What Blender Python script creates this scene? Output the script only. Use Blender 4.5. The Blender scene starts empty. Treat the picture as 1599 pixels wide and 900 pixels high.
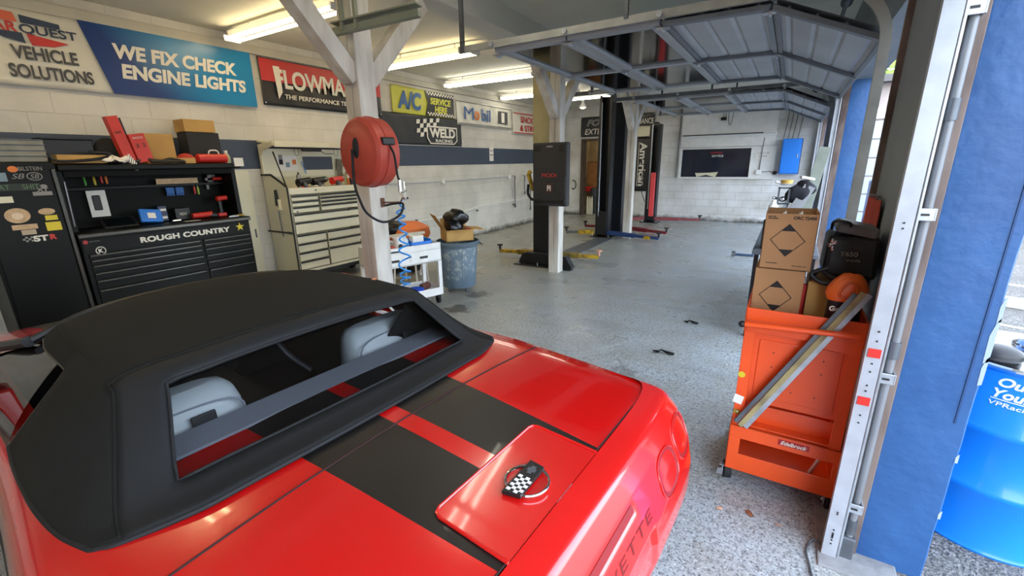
import bpy, bmesh, math, random
from mathutils import Vector, Matrix, Quaternion
random.seed(7)
SC = bpy.context.scene
COL = SC.collection
PI = math.pi
# ---------------------------------------------------------------- camera, world, lights, exposure
CAM_H = 1.75
FPX = 686.5
def cam_matrix(p, r, y):
    cp, sp, cr, sr, cy, sy = math.cos(p), math.sin(p), math.cos(r), math.sin(r), math.cos(y), math.sin(y)
    base = Matrix(((1, 0, 0), (0, 0, 1), (0, -1, 0)))
    Rx = Matrix(((1, 0, 0), (0, cp, -sp), (0, sp, cp)))
    Rr = Matrix(((cr, -sr, 0), (sr, cr, 0), (0, 0, 1)))
    Rz = Matrix(((cy, -sy, 0), (sy, cy, 0), (0, 0, 1)))
    return Rz @ Rx @ base @ Rr
_m = cam_matrix(-.27776, .015734, .554224) @ Matrix(((1, 0, 0), (0, -1, 0), (0, 0, -1)))
cd = bpy.data.cameras.new('camera')
cam = bpy.data.objects.new('camera', cd); COL.objects.link(cam)
cam.matrix_world = Matrix.Translation((0, 0, CAM_H)) @ _m.to_4x4()
cd.sensor_width = 36.0; cd.sensor_fit = 'HORIZONTAL'; cd.lens = FPX / 1599.0 * 36.0
cd.clip_start = 0.02; cd.clip_end = 300
SC.camera = cam
SC.view_settings.view_transform = 'Standard'; SC.view_settings.look = 'None'
SC.view_settings.gamma = 1; SC.view_settings.use_curve_mapping = False
SC.view_settings.exposure = 0.56
TUBE_STRENGTH = 12.0
W = bpy.data.worlds.new('overcast_sky'); SC.world = W; W.use_nodes = True
nt = W.node_tree; nt.nodes.clear()
wo = nt.nodes.new('ShaderNodeOutputWorld'); bg = nt.nodes.new('ShaderNodeBackground')
sk = nt.nodes.new('ShaderNodeTexSky'); sk.sky_type = 'NISHITA'; sk.sun_disc = False
sk.sun_elevation = math.radians(38); sk.sun_rotation = math.radians(-120); sk.air_density = 1.2; sk.dust_density = 3.0
mx = nt.nodes.new('ShaderNodeMixRGB'); mx.inputs[0].default_value = 0.45; mx.inputs[2].default_value = (6.4, 7.0, 7.9, 1)
nt.links.new(sk.outputs[0], mx.inputs[1]); nt.links.new(mx.outputs[0], bg.inputs[0]); nt.links.new(bg.outputs[0], wo.inputs[0])
bg.inputs[1].default_value = 1.0

# ---------------------------------------------------------------- materials
def lin(c):
    return c / 12.92 if c <= .04045 else ((c + .055) / 1.055) ** 2.4
def hx(h):
    h = h.lstrip('#'); return tuple(lin(int(h[i:i + 2], 16) / 255) for i in (0, 2, 4)) + (1,)
MATS = {}
def M(name, col='#808080', rough=.5, metal=0, var=0, vscale=4, bump=0, bscale=40, coat=0, emis=0, col2=None, spec=.5, trans=0, stretch=(1, 1, 1)):
    if name in MATS: return MATS[name]
    m = bpy.data.materials.new(name); m.use_nodes = True; n = m.node_tree.nodes; l = m.node_tree.links
    b = n['Principled BSDF']; c = hx(col) if isinstance(col, str) else col
    b.inputs['Base Color'].default_value = c; b.inputs['Roughness'].default_value = rough; b.inputs['Metallic'].default_value = metal
    b.inputs['Specular IOR Level'].default_value = spec
    if coat: b.inputs['Coat Weight'].default_value = coat; b.inputs['Coat Roughness'].default_value = .06
    if trans: b.inputs['Transmission Weight'].default_value = trans
    if emis: b.inputs['Emission Color'].default_value = c; b.inputs['Emission Strength'].default_value = emis
    if var or bump or col2:
        tc = n.new('ShaderNodeTexCoord'); mp = n.new('ShaderNodeMapping'); mp.inputs['Scale'].default_value = stretch
        l.new(tc.outputs['Object'], mp.inputs[0])
    if var or col2:
        no = n.new('ShaderNodeTexNoise'); no.inputs['Scale'].default_value = vscale; no.inputs['Detail'].default_value = 6
        l.new(mp.outputs[0], no.inputs[0]); cr = n.new('ShaderNodeValToRGB')
        c2 = hx(col2) if col2 else tuple(max(0, x * (1 - var)) for x in c[:3]) + (1,)
        cr.color_ramp.elements[0].position = .36; cr.color_ramp.elements[0].color = c2
        cr.color_ramp.elements[1].position = .62; cr.color_ramp.elements[1].color = c
        l.new(no.outputs[0], cr.inputs[0]); l.new(cr.outputs[0], b.inputs['Base Color'])
    if bump:
        nb = n.new('ShaderNodeTexNoise'); nb.inputs['Scale'].default_value = bscale; nb.inputs['Detail'].default_value = 3
        l.new(mp.outputs[0], nb.inputs[0]); bp = n.new('ShaderNodeBump'); bp.inputs['Strength'].default_value = bump; bp.inputs['Distance'].default_value = .01
        l.new(nb.outputs[0], bp.inputs['Height']); l.new(bp.outputs[0], b.inputs['Normal'])
    MATS[name] = m; return m
class NT:
    """small helper for hand made node materials"""
    def __init__(s, name, rough=.5):
        s.m = bpy.data.materials.new(name); s.m.use_nodes = True; s.n = s.m.node_tree.nodes; s.l = s.m.node_tree.links
        s.b = s.n['Principled BSDF']; s.b.inputs['Roughness'].default_value = rough; MATS[name] = s.m
        s.tc = s.n.new('ShaderNodeTexCoord'); s.obj = s.tc.outputs['Object']
    def add(s, typ, **kw):
        nd = s.n.new(typ)
        for k, v in kw.items(): setattr(nd, k, v)
        return nd
    def inp(s, nd, i, v):
        if hasattr(v, 'links') or hasattr(v, 'is_output'): s.l.new(v, nd.inputs[i])
        else: nd.inputs[i].default_value = v
    def math(s, op, a, b=None, c=None):
        nd = s.add('ShaderNodeMath', operation=op); s.inp(nd, 0, a)
        if b is not None: s.inp(nd, 1, b)
        if c is not None: s.inp(nd, 2, c)
        return nd.outputs[0]
    def mix(s, f, a, b, bt='MIX'):
        nd = s.add('ShaderNodeMixRGB', blend_type=bt); s.inp(nd, 0, f); s.inp(nd, 1, a); s.inp(nd, 2, b); return nd.outputs[0]
    def noise(s, scale, detail=4, vec=None, rough=.5):
        nd = s.add('ShaderNodeTexNoise'); nd.inputs['Scale'].default_value = scale; nd.inputs['Detail'].default_value = detail
        nd.inputs['Roughness'].default_value = rough
        s.l.new(vec or s.obj, nd.inputs[0]); return nd.outputs[0]
    def ramp(s, v, p0, p1, c0=(0, 0, 0, 1), c1=(1, 1, 1, 1)):
        nd = s.add('ShaderNodeValToRGB'); e = nd.color_ramp.elements; e[0].position = p0; e[1].position = p1; e[0].color = c0; e[1].color = c1
        s.l.new(v, nd.inputs[0]); return nd.outputs[0]
    def sep(s, v=None):
        nd = s.add('ShaderNodeSeparateXYZ'); s.l.new(v or s.obj, nd.inputs[0]); return nd.outputs
    def bump(s, h, strength=.3, dist=.01, prev=None):
        nd = s.add('ShaderNodeBump'); nd.inputs['Strength'].default_value = strength; nd.inputs['Distance'].default_value = dist
        s.l.new(h, nd.inputs['Height'])
        if prev is not None: s.l.new(prev, nd.inputs['Normal'])
        s.l.new(nd.outputs[0], s.b.inputs['Normal']); return nd.outputs[0]
    def color(s, v): s.l.new(v, s.b.inputs['Base Color'])

# white painted block wall with a slate stripe
def block_material(name, axis, stripe, base='#d9d5cb', strength=.8):
    t = NT(name, .55); x, y, z = t.sep()
    cv = t.add('ShaderNodeCombineXYZ'); t.l.new(y if axis == 'y' else x, cv.inputs[0]); t.l.new(z, cv.inputs[1])
    br = t.add('ShaderNodeTexBrick'); br.offset = .5; t.l.new(cv.outputs[0], br.inputs[0])
    br.inputs['Scale'].default_value = 1; br.inputs['Brick Width'].default_value = .42; br.inputs['Row Height'].default_value = .21
    br.inputs['Mortar Size'].default_value = .006; br.inputs['Mortar Smooth'].default_value = .5
    col = t.mix(t.ramp(t.noise(1.6, 6), .35, .65), hx('#c4c1b8'), hx(base))
    if stripe:
        m_ = t.math('MULTIPLY', t.math('GREATER_THAN', z, stripe[0]), t.math('LESS_THAN', z, stripe[1]))
        col = t.mix(m_, col, hx('#3f4a5c'))
    mort = t.math('MULTIPLY', br.outputs['Fac'], .10)
    col = t.mix(mort, col, hx('#77756e'))
    low = t.ramp(t.math('ADD', z, t.math('MULTIPLY', t.noise(7, 5), .22)), .12, .26)
    col = t.mix(low, hx('#55524b'), col)
    chips = t.ramp(t.noise(14, 6, rough=.7), .70, .74)
    col = t.mix(t.math('MULTIPLY', chips, .5), col, hx('#6d6a62'))
    t.color(col)
    h = t.math('SUBTRACT', t.math('MULTIPLY', t.noise(30, 4), .35), br.outputs['Fac'])
    t.bump(h, strength, .008); return t.m
m_wall_l = block_material('white_block_wall', 'y', (1.72, 2.11), strength=.55)
m_wall_b = block_material('white_block_back_wall', 'x', None, '#e2e2e2')
# painted, speckled concrete floor
t = NT('painted_concrete_floor', .3); x, y, z = t.sep()
big = t.noise(.55, 4); mid = t.noise(3.2, 6, rough=.6)
worn = t.ramp(t.math('ADD', t.math('MULTIPLY', x, .16), t.math('ADD', t.math('MULTIPLY', big, .9), .35)), .05, .62)  # tone runs from olive at low x to blue-grey at high x, broken by noise
c = t.mix(worn, hx('#aaa58c'), hx('#adb8c0'))
c = t.mix(t.ramp(mid, .25, .75), hx('#9a9b94'), c)
c = t.mix(t.math('MULTIPLY', t.ramp(t.noise(34, 3, rough=.8), .50, .60), .55), c, hx('#4c4d4c'))
c = t.mix(t.math('MULTIPLY', t.ramp(t.noise(85, 2, rough=.8), .55, .62), .85), c, hx('#353638'))
c = t.mix(t.math('MULTIPLY', t.ramp(t.noise(62, 2, rough=.8), .57, .65), .75), c, hx('#cdd1d4'))
streak = t.add('ShaderNodeMapping'); streak.inputs['Scale'].default_value = (.5, 2.6, 1); t.l.new(t.obj, streak.inputs[0])
c = t.mix(t.math('MULTIPLY', t.ramp(t.noise(1.6, 6, streak.outputs[0], .6), .56, .72), .30), c, hx('#4a463d'))
def spot(cx, cy, rad, k, c_):
    dx = t.math('SUBTRACT', x, cx); dy = t.math('SUBTRACT', y, cy); d = t.math('SQRT', t.math('ADD', t.math('MULTIPLY', dx, dx), t.math('MULTIPLY', dy, dy)))
    d = t.math('ADD', d, t.math('MULTIPLY', t.math('SUBTRACT', t.noise(7, 5), .5), .5)); return t.mix(t.math('MULTIPLY', t.math('SUBTRACT', 1, t.ramp(d, rad * .55, rad)), k), c_, hx('#33291f'))
for cx, cy, rad, k in ((-3.31, 4.06, .20, .75), (-3.45, 4.70, .20, .7), (-3.9, 7.7, .30, .5), (-1.0, 3.35, .16, .35)): c = spot(cx, cy, rad, k, c)
t.color(c)
r_ = t.ramp(t.noise(1.3, 3, rough=.5), .3, .75, (.22, .22, .22, 1), (.44, .44, .44, 1)); t.l.new(r_, t.b.inputs['Roughness'])
t.bump(t.math('ADD', t.noise(80, 3), t.math('MULTIPLY', t.noise(6, 4), .8)), .35, .004); m_floor = t.m
t = NT('asphalt', .9)
c = t.mix(t.ramp(t.noise(60, 3, rough=.7), .42, .6), hx('#4a4946'), hx('#8d8b86')); c = t.mix(t.ramp(t.noise(2, 4), .4, .7), c, hx('#63615d'))
t.color(c); t.bump(t.noise(70, 3), .9, .02); m_asphalt = t.m
m_ceil = M('painted_ceiling', '#dedcd0', .8, var=.12, vscale=1.2, bump=.1, bscale=8)
m_white_wood = M('white_painted_wood', '#dad6cd', .6, col2='#b0a79b', vscale=5, bump=.3, bscale=18, stretch=(1, 1, .25))
m_trim = M('cream_trim', '#cdc8b8', .6, var=.1)
m_blue = M('blue_masonry_paint', '#2b5a90', .5, col2='#244f84', vscale=3, bump=.55, bscale=14)
m_jamb = M('worn_brown_jamb', '#7a6a62', .75, col2='#4d3c38', vscale=9, bump=.3, bscale=30, stretch=(1, 1, .3))
m_grey_paint = M('grey_paint', '#7f878c', .6, var=.15, vscale=3)
m_galv = M('galvanised_steel', '#b9bfc6', .38, .65, var=.25, vscale=16)
m_ltrack = M('aged_light_track', '#a9aaa2', .5, .2, var=.2, vscale=6)
m_dgalv = M('dull_steel', '#6b7076', .5, .6, var=.3, vscale=8)
m_rail = M('white_coated_rail', '#adb1b8', .35, .2, var=.12, vscale=14)
m_dpanel = M('grey_steel_door_panel', '#a8adb2', .55, .15, var=.15, vscale=2)
m_black = M('black_plastic', '#151517', .45)
m_blackp = M('black_powder_coat', '#121214', .35, var=.2)
m_rubber = M('black_rubber', '#18181a', .8)
m_chrome = M('chrome', '#e8e8ea', .08, 1)
m_steel = M('bare_steel', '#a8a9ab', .35, .9, var=.2, vscale=10)
m_white = M('white_paint', '#e9e8e4', .45, var=.08, vscale=6)
m_whitep = M('white_plastic', '#efefec', .5)
m_cream = M('cream_enamel', '#dfd9bd', .35, var=.06, vscale=3)
m_red = M('red_plastic', '#c8281f', .4)
m_redd = M('dark_red_paint', '#7a1f26', .5, var=.3, vscale=9)
m_redreel = M('faded_red_enamel', '#b94636', .48, var=.15, vscale=4)
m_yel = M('yellow_paint', '#c9a21c', .5, col2='#6d5716', vscale=12)
m_orange = M('orange_enamel', '#f2561d', .32, var=.12, vscale=3)
m_card = M('brown_cardboard', '#b5875c', .85, var=.12, vscale=5)
m_card2 = M('tan_cardboard', '#c39a5a', .85, var=.15, vscale=5)
m_bluep = M('blue_plastic', '#1f78d8', .4)
m_bag = M('black_plastic_bag', '#101114', .28, bump=.7, bscale=10)
m_tubeoff = M('unlit_tube', '#e4e6e8', .3)
m_lbl = M('label_white', '#e8e4dc', .6)
m_lblg = M('lettering_grey', '#8c8a86', .6)
m_ink = M('lettering_black', '#1e1c1c', .7)
m_bluel = M('blue_hose', '#2d8fe0', .35)

# ---------------------------------------------------------------- geometry helpers
class MB:
    def __init__(s): s.bm = bmesh.new()
    def _tf(s, vs, mat):
        if mat is not None: bmesh.ops.transform(s.bm, matrix=mat, verts=vs)
    def box(s, c, d, rot=None):
        r = bmesh.ops.create_cube(s.bm, size=1)['verts']
        bmesh.ops.scale(s.bm, vec=d, verts=r)
        m = Matrix.Translation(c)
        if rot is not None:
            m = m @ (rot.to_4x4() if not isinstance(rot, (tuple, list)) else (Matrix.Rotation(rot[2], 4, 'Z') @ Matrix.Rotation(rot[1], 4, 'Y') @ Matrix.Rotation(rot[0], 4, 'X')))
        bmesh.ops.transform(s.bm, matrix=m, verts=r); return s
    def b2(s, x0, x1, y0, y1, z0, z1): return s.box(((x0 + x1) / 2, (y0 + y1) / 2, (z0 + z1) / 2), (abs(x1 - x0), abs(y1 - y0), abs(z1 - z0)))
    def bar(s, p0, p1, w, h, up=(0, 0, 1)):
        p0, p1 = Vector(p0), Vector(p1); d = p1 - p0; L = d.length; d.normalize(); u = Vector(up)
        sx = d.cross(u)
        if sx.length < 1e-4: sx = d.cross(Vector((1, 0, 0)))
        sx.normalize(); uz = sx.cross(d)
        r = bmesh.ops.create_cube(s.bm, size=1)['verts']; bmesh.ops.scale(s.bm, vec=(w, L, h), verts=r)
        m = Matrix((sx, d, uz)).transposed().to_4x4(); m.translation = (p0 + p1) / 2
        bmesh.ops.transform(s.bm, matrix=m, verts=r); return s
    def cyl(s, p0, p1, r0, r1=None, seg=20, caps=True):
        p0, p1 = Vector(p0), Vector(p1); d = p1 - p0; r1 = r0 if r1 is None else r1
        v = bmesh.ops.create_cone(s.bm, cap_ends=caps, segments=seg, radius1=r0, radius2=r1, depth=d.length)['verts']
        m = d.to_track_quat('Z', 'Y').to_matrix().to_4x4(); m.translation = (p0 + p1) / 2
        bmesh.ops.transform(s.bm, matrix=m, verts=v); return s
    def sph(s, c, r, sc=(1, 1, 1), seg=16, rot=None):
        v = bmesh.ops.create_uvsphere(s.bm, u_segments=seg, v_segments=max(6, seg // 2), radius=r)['verts']
        bmesh.ops.scale(s.bm, vec=sc, verts=v); m = Matrix.Translation(c)
        if rot is not None: m = m @ Matrix.Rotation(rot[2], 4, 'Z') @ Matrix.Rotation(rot[1], 4, 'Y') @ Matrix.Rotation(rot[0], 4, 'X')
        bmesh.ops.transform(s.bm, matrix=m, verts=v); return s
    def tube(s, pts, r, seg=10, closed=False, smooth=0):
        pts = [Vector(p) for p in pts]
        if smooth: pts = catmull(pts, smooth, closed)
        n = len(pts); rings = []; prev = None
        for i, p in enumerate(pts):
            a = pts[(i - 1) % n] if (i > 0 or closed) else p; b = pts[(i + 1) % n] if (i < n - 1 or closed) else p
            d = (b - a)
            if d.length < 1e-9: d = Vector((0, 0, 1))
            d.normalize()
            if prev is None:
                prev = d.orthogonal().normalized()
            prev = (prev - d * prev.dot(d))
            if prev.length < 1e-6: prev = d.orthogonal()
            prev.normalize(); q = d.cross(prev)
            rr = r[i] if isinstance(r, (list, tuple)) else r
            rings.append([s.bm.verts.new(p + (prev * math.cos(2 * PI * k / seg) + q * math.sin(2 * PI * k / seg)) * rr) for k in range(seg)])
        m = n if closed else n - 1
        for i in range(m):
            A, B = rings[i], rings[(i + 1) % n]
            for k in range(seg): s.bm.faces.new((A[k], A[(k + 1) % seg], B[(k + 1) % seg], B[k]))
        if not closed:
            s.bm.faces.new(rings[0][::-1]); s.bm.faces.new(rings[-1])
        return s
    def lathe(s, prof, c=(0, 0, 0), seg=32, axis='Z', rot=None):
        rings = []; vs = []
        for (r, z) in prof:
            ring = [s.bm.verts.new((r * math.cos(2 * PI * k / seg), r * math.sin(2 * PI * k / seg), z)) for k in range(seg)]
            rings.append(ring); vs += ring
        for A, B in zip(rings, rings[1:]):
            for k in range(seg): s.bm.faces.new((A[k], A[(k + 1) % seg], B[(k + 1) % seg], B[k]))
        for R, rev in ((rings[0], True), (rings[-1], False)):
            try: s.bm.faces.new(R[::-1] if rev else R)
            except Exception: pass
        m = Matrix.Translation(c)
        if rot is not None: m = m @ rot.to_4x4()
        elif axis == 'Y': m = m @ Matrix.Rotation(-PI / 2, 4, 'X')
        elif axis == 'X': m = m @ Matrix.Rotation(PI / 2, 4, 'Y')
        bmesh.ops.transform(s.bm, matrix=m, verts=vs); return s
    def poly(s, pts, thick):
        """pts coplanar list (3D), extruded by vector thick"""
        a = [s.bm.verts.new(p) for p in pts]; th = Vector(thick); b = [s.bm.verts.new(Vector(p) + th) for p in pts]
        s.bm.faces.new(a); s.bm.faces.new(b[::-1]); n = len(a)
        for i in range(n): s.bm.faces.new((a[i], b[i], b[(i + 1) % n], a[(i + 1) % n]))
        return s
    def face(s, pts): s.bm.faces.new([s.bm.verts.new(p) for p in pts]); return s
    def grid(s, rows, closed=False, skip=None):
        G = [[s.bm.verts.new(p) for p in r] for r in rows]
        for i in range(len(G) - 1):
            for j in range(len(G[0]) - 1):
                if skip and skip(i, j): continue
                s.bm.faces.new((G[i][j], G[i][j + 1], G[i + 1][j + 1], G[i + 1][j]))
        bmesh.ops.delete(s.bm, geom=[v for v in s.bm.verts if not v.link_faces], context='VERTS'); return s
    def build(s, name, mat, parent=None, smooth=False, bevel=0, label=None, fix=True, solid=0, solid_off=-1, sub=0):
        if fix: bmesh.ops.recalc_face_normals(s.bm, faces=s.bm.faces)
        me = bpy.data.meshes.new(name); s.bm.to_mesh(me); s.bm.free()
        if isinstance(mat, (list, tuple)):
            for m_ in mat: me.materials.append(m_)
        else: me.materials.append(mat)
        if smooth:
            me.polygons.foreach_set('use_smooth', [True] * len(me.polygons))
            try: me.set_sharp_from_angle(angle=math.radians(smooth if smooth > 1 else 40))
            except Exception: pass
        o = bpy.data.objects.new(name, me); COL.objects.link(o)
        if parent is not None: o.parent = parent
        if label: o['label'] = label
        if sub:
            d = o.modifiers.new('sub', 'SUBSURF'); d.levels = sub; d.render_levels = sub
        if solid:
            d = o.modifiers.new('solid', 'SOLIDIFY'); d.thickness = solid; d.offset = solid_off
        if bevel:
            d = o.modifiers.new('bev', 'BEVEL'); d.width = bevel; d.segments = 2; d.limit_method = 'ANGLE'; d.angle_limit = math.radians(40)
        return o
def catmull(pts, k, closed=False):
    pts = [Vector(p) for p in pts]; n = len(pts); out = []
    rng = range(n if closed else n - 1)
    for i in rng:
        if closed: p0, p1, p2, p3 = pts[i - 1], pts[i], pts[(i + 1) % n], pts[(i + 2) % n]
        else:
            p1, p2 = pts[i], pts[i + 1]; p0 = pts[i - 1] if i else p1 * 2 - p2; p3 = pts[i + 2] if i + 2 < n else p2 * 2 - p1
        for j in range(k):
            u = j / k
            out.append(.5 * ((2 * p1) + (p2 - p0) * u + (2 * p0 - 5 * p1 + 4 * p2 - p3) * u * u + (3 * p1 - p0 - 3 * p2 + p3) * u ** 3))
    if not closed: out.append(pts[-1])
    return out
def thing(name, label, cat, loc=(0, 0, 0), rz=0, group=None):
    o = bpy.data.objects.new(name, None); COL.objects.link(o); o.empty_display_size = .1
    o.location = loc; o.rotation_euler = (0, 0, rz); o['label'] = label; o['category'] = cat
    if group: o['group'] = group
    return o
def tag(o, label, cat, group=None, loc=None, rz=None):
    o['label'] = label; o['category'] = cat
    if group: o['group'] = group
    if loc is not None: o.location = loc
    if rz is not None: o.rotation_euler = (0, 0, rz)
    return o
def struct(o): o['kind'] = 'structure'; return o
def sroot(name, loc=(0, 0, 0), rz=0):
    o = bpy.data.objects.new(name, None); COL.objects.link(o); o.location = loc; o.rotation_euler = (0, 0, rz); o['kind'] = 'structure'; return o
def txt(s, h, parent, mat, loc, width=None, name='lettering', mode='front', bold=0, shear=0, rot=0, depth=.0012, align='c', spacing=1.0):
    cu = bpy.data.curves.new('t', 'FONT'); cu.body = s; cu.size = 1; cu.extrude = .5; cu.offset = bold; cu.shear = shear; cu.space_character = spacing
    to = bpy.data.objects.new('t', cu); COL.objects.link(to); dg = bpy.context.evaluated_depsgraph_get()
    me = bpy.data.meshes.new_from_object(to.evaluated_get(dg)); bpy.data.objects.remove(to); bpy.data.curves.remove(cu)
    xs = [v.co.x for v in me.vertices]; ys = [v.co.y for v in me.vertices]
    if not xs: return None
    w0 = max(xs) - min(xs); h0 = max(ys) - min(ys); sy = h / h0; sx = width / w0 if width else sy
    ox = (max(xs) + min(xs)) / 2 if align == 'c' else min(xs); oy = (max(ys) + min(ys)) / 2
    R = Matrix.Rotation(rot, 4, 'Z')
    if mode == 'front': B = Matrix.Rotation(PI / 2, 4, 'X')
    elif mode == 'top': B = Matrix.Identity(4)
    else: B = mode
    for v in me.vertices:
        p = Vector(((v.co.x - ox) * sx, (v.co.y - oy) * sy, v.co.z * 2 * depth)); v.co = B @ (R @ p) + Vector(loc) if B is not None else p
    me.name = name; me.materials.clear(); me.materials.append(mat)
    o = bpy.data.objects.new(name, me); COL.objects.link(o)
    if parent is not None: o.parent = parent
    return o
def smoothstep_table(tab, x):
    """monotone table look-up with cosine easing, tab = [(x, v), ...] in rising x"""
    if x <= tab[0][0]: return tab[0][1]
    for (a, va), (b, vb) in zip(tab, tab[1:]):
        if x <= b:
            return va + (vb - va) * (x - a) / (b - a)
    return tab[-1][1]
def smooth_table(tab):
    pts = catmull([(a, b, 0) for a, b in tab], 8)
    return [(p.x, p.y) for p in pts]
def copy_tree(o, parent=None):
    c = o.copy(); COL.objects.link(c); c.parent = parent
    for ch in [q for q in bpy.data.objects if q.parent == o]: copy_tree(ch, c)
    return c
# ================================================================= SETTING
CEIL = 3.45
mb = MB(); mb.b2(-6.8, .62, -4.2, 15.0, -.12, 0); struct(mb.build('floor', m_floor))
mb = MB(); mb.b2(.62, 30, -20, 45, -.14, -.012); struct(mb.build('ground', m_asphalt))
mb = MB(); mb.b2(-6.8, 1.0, -4.2, 15.0, CEIL, CEIL + .15); struct(mb.build('ceiling', m_ceil))
mb = MB(); mb.b2(-6.75, -6.55, -4.2, 14.4, 0, CEIL); struct(mb.build('wall_left', m_wall_l))
mb = MB(); mb.b2(-6.75, .7, -4.3, -4.1, 0, CEIL); struct(mb.build('wall_front', m_wall_b))
# back wall with the doorway (x -5.95..-4.75) and window opening
mb = MB()
for a in ((-6.55, -5.93, 0, CEIL), (-5.93, -4.75, 2.42, CEIL), (-4.75, -2.8, 0, CEIL), (-2.8, -1.0, 0, 1.27), (-2.8, -1.0, 2.04, CEIL), (-1.0, .75, 0, CEIL)):
    mb.b2(a[0], a[1], 14.2, 14.4, a[2], a[3])
struct(mb.build('wall_back', m_wall_b))
# right wall: piers between the door openings and a header over them
HEAD = 2.62
mb = MB()
piers = [(-4.2, -2.0), (2.21, 3.35), (6.9, 7.6), (11.05, 11.45), (13.85, 14.4)]
for a, b in piers: mb.b2(.44, .70, a, b, 0, CEIL)
for a, b in ((-2.0, 2.21), (3.35, 6.9), (7.6, 11.05), (11.45, 13.85)): mb.b2(.44, .70, a, b, HEAD, CEIL)  # farthest opening is added to let more daylight onto the back wall
struct(mb.build('wall_right', m_grey_paint))
# blue painted masonry faces of the piers
for k, (y0, y1, xr) in enumerate(((2.17, 3.30, .712), (6.86, 7.58, .73), (11.0, 11.44, .73))):
    mb = MB()
    rows = []
    for i in range(25):
        z = i * HEAD / 24 + (0 if i else -.01); jj = .0018 * math.sin(i * 2.3 + k) + (.005 * math.sin(i * 5.1) if 10 < i < 14 else 0)
        rows.append([(.478, y0 + .002, z), (.484, y0, z), (.60, y0, z), (xr - .010 + jj, y0, z), (xr + jj, y0 + .02, z), (xr + jj, (y0 + y1) / 2, z), (xr + jj, y1, z)])
    mb.grid(rows)
    # top closing faces and inner side
    mb.b2(.478, xr - .012, y0 + .006, y1, 0, HEAD - .01)
    mb.b2(.455, .476, y0 + .01, y1, 0, HEAD)
    o = struct(mb.build('trim_%d' % (k + 1), m_blue if True else None, smooth=35))
for k, (z, h_, w_) in enumerate(((1.22, .05, .006), (1.10, .09, .010), (.98, .06, .007), (.60, .02, .004), (.33, .02, .004))):
    mb = MB(); mb.poly([(.706 - w_, 2.1685, z - h_), (.7105, 2.1685, z - h_ * .9), (.7105, 2.1685, z + h_), (.707 - w_ * .5, 2.1685, z + h_ * .8), (.706 - w_ * 1.3, 2.1685, z + h_ * .2)], (0, .003, 0)); o = mb.build('trim_%d' % (11 + k), M('chipped_white_plaster', '#9fb0c6', .8)); struct(o)
mb = MB(); mb.b2(.668, .674, 2.1665, 2.17, .75, HEAD - .05); struct(mb.build('trim_16', M('dark_blue_groove', '#1d4272', .6)))
# cornice boards at the top of the left wall
mb = MB(); mb.b2(-6.549, -6.50, -4, 14.2, 3.24, 3.34); struct(mb.build('trim_4', m_trim, bevel=.006))
# ceiling joists / main beam over the posts
mb = MB(); mb.b2(-3.26, -2.98, -4.0, 14.2, 3.2, CEIL + .01); struct(mb.build('trim_5', m_ceil, bevel=.008))
# jamb boards at the door edges
mb = MB()
mb.b2(.405, .478, 2.16, 2.21, 0, HEAD); mb.b2(.405, .44, 2.21, 2.34, 0, HEAD)
struct(mb.build('trim_6', m_jamb, bevel=.003))
mb = MB()
mb.b2(.41, .476, 6.84, 6.90, 0, HEAD); mb.b2(.41, .476, 10.99, 11.05, 0, HEAD)
mb.b2(.41, .476, 3.33, 3.36, 0, HEAD); mb.b2(.41, .476, 7.58, 7.61, 0, HEAD)
struct(mb.build('trim_7', m_jamb, bevel=.003))
# raised concrete pad at the near jamb
mb = MB(); mb.b2(.33, .62, 2.02, 2.5, -.02, .012); struct(mb.build('trim_8', M('worn_concrete', '#8e8f90', .8, var=.25, vscale=8, bump=.5, bscale=25), bevel=.006))
# room beyond the doorway
mb = MB()
mb.b2(-6.6, -4.0, 16.4, 16.5, 0, 3.0); m_dim = M('dim_brown_wall', '#c2ae86', .8, var=.2)
struct(mb.build('wall_storeroom_back', m_dim))
for nm_, b_ in (('wall_storeroom_left', (-6.7, -6.6, 14.4, 16.5, 0, 3.0)), ('wall_storeroom_right', (-4.0, -3.9, 14.4, 16.5, 0, 3.0)), ('ceiling_storeroom', (-6.7, -3.9, 14.4, 16.5, 3.0, 3.1)), ('floor_storeroom', (-6.7, -3.9, 15.0, 16.5, -.1, 0))):
    mb = MB(); mb.b2(*b_); struct(mb.build(nm_, m_dim))
# door frame
mb = MB(); mb.b2(-5.99, -5.91, 14.13, 14.42, 0, 2.46); mb.b2(-4.79, -4.71, 14.13, 14.42, 0, 2.46); mb.b2(-5.91, -4.79, 14.13, 14.42, 2.40, 2.46)
struct(mb.build('door_3', M('brown_door_frame', '#4b3f33', .6, var=.3), bevel=.004))

# ---- window of the office in the back wall
wr = sroot('window_1', (-1.9, 14.2, 1.655))
mb = MB()
mb.b2(-.98, -.90, -.035, .05, -.42, .42); mb.b2(.90, .93, -.03, .05, -.40, .40); mb.b2(-.98, .93, -.03, .05, .385, .42)
mb.build('window_frame', m_white, wr, bevel=.004)
mb = MB(); mb.b2(-1.0, 1.52, -.07, .02, -.44, -.395); mb.build('window_sill', m_white, wr, bevel=.004)
mb = MB(); mb.b2(.93, 1.50, -.018, 0, -.395, .42); mb.build('side_board', m_white, wr, bevel=.002)
t = NT('tinted_office_glass', .08); t.b.inputs['Base Color'].default_value = hx('#232735'); t.b.inputs['Specular IOR Level'].default_value = .6
mb = MB(); mb.b2(-.90, .90, .02, .028, -.395, .385); mb.build('pane', t.m, wr)
txt('OPEN', .05, wr, m_red, (0.02, .014, .28), .30, 'window_sticker')
txt('service', .08, wr, m_lbl, (0.06, .014, .20), .30, 'window_sticker')
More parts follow.
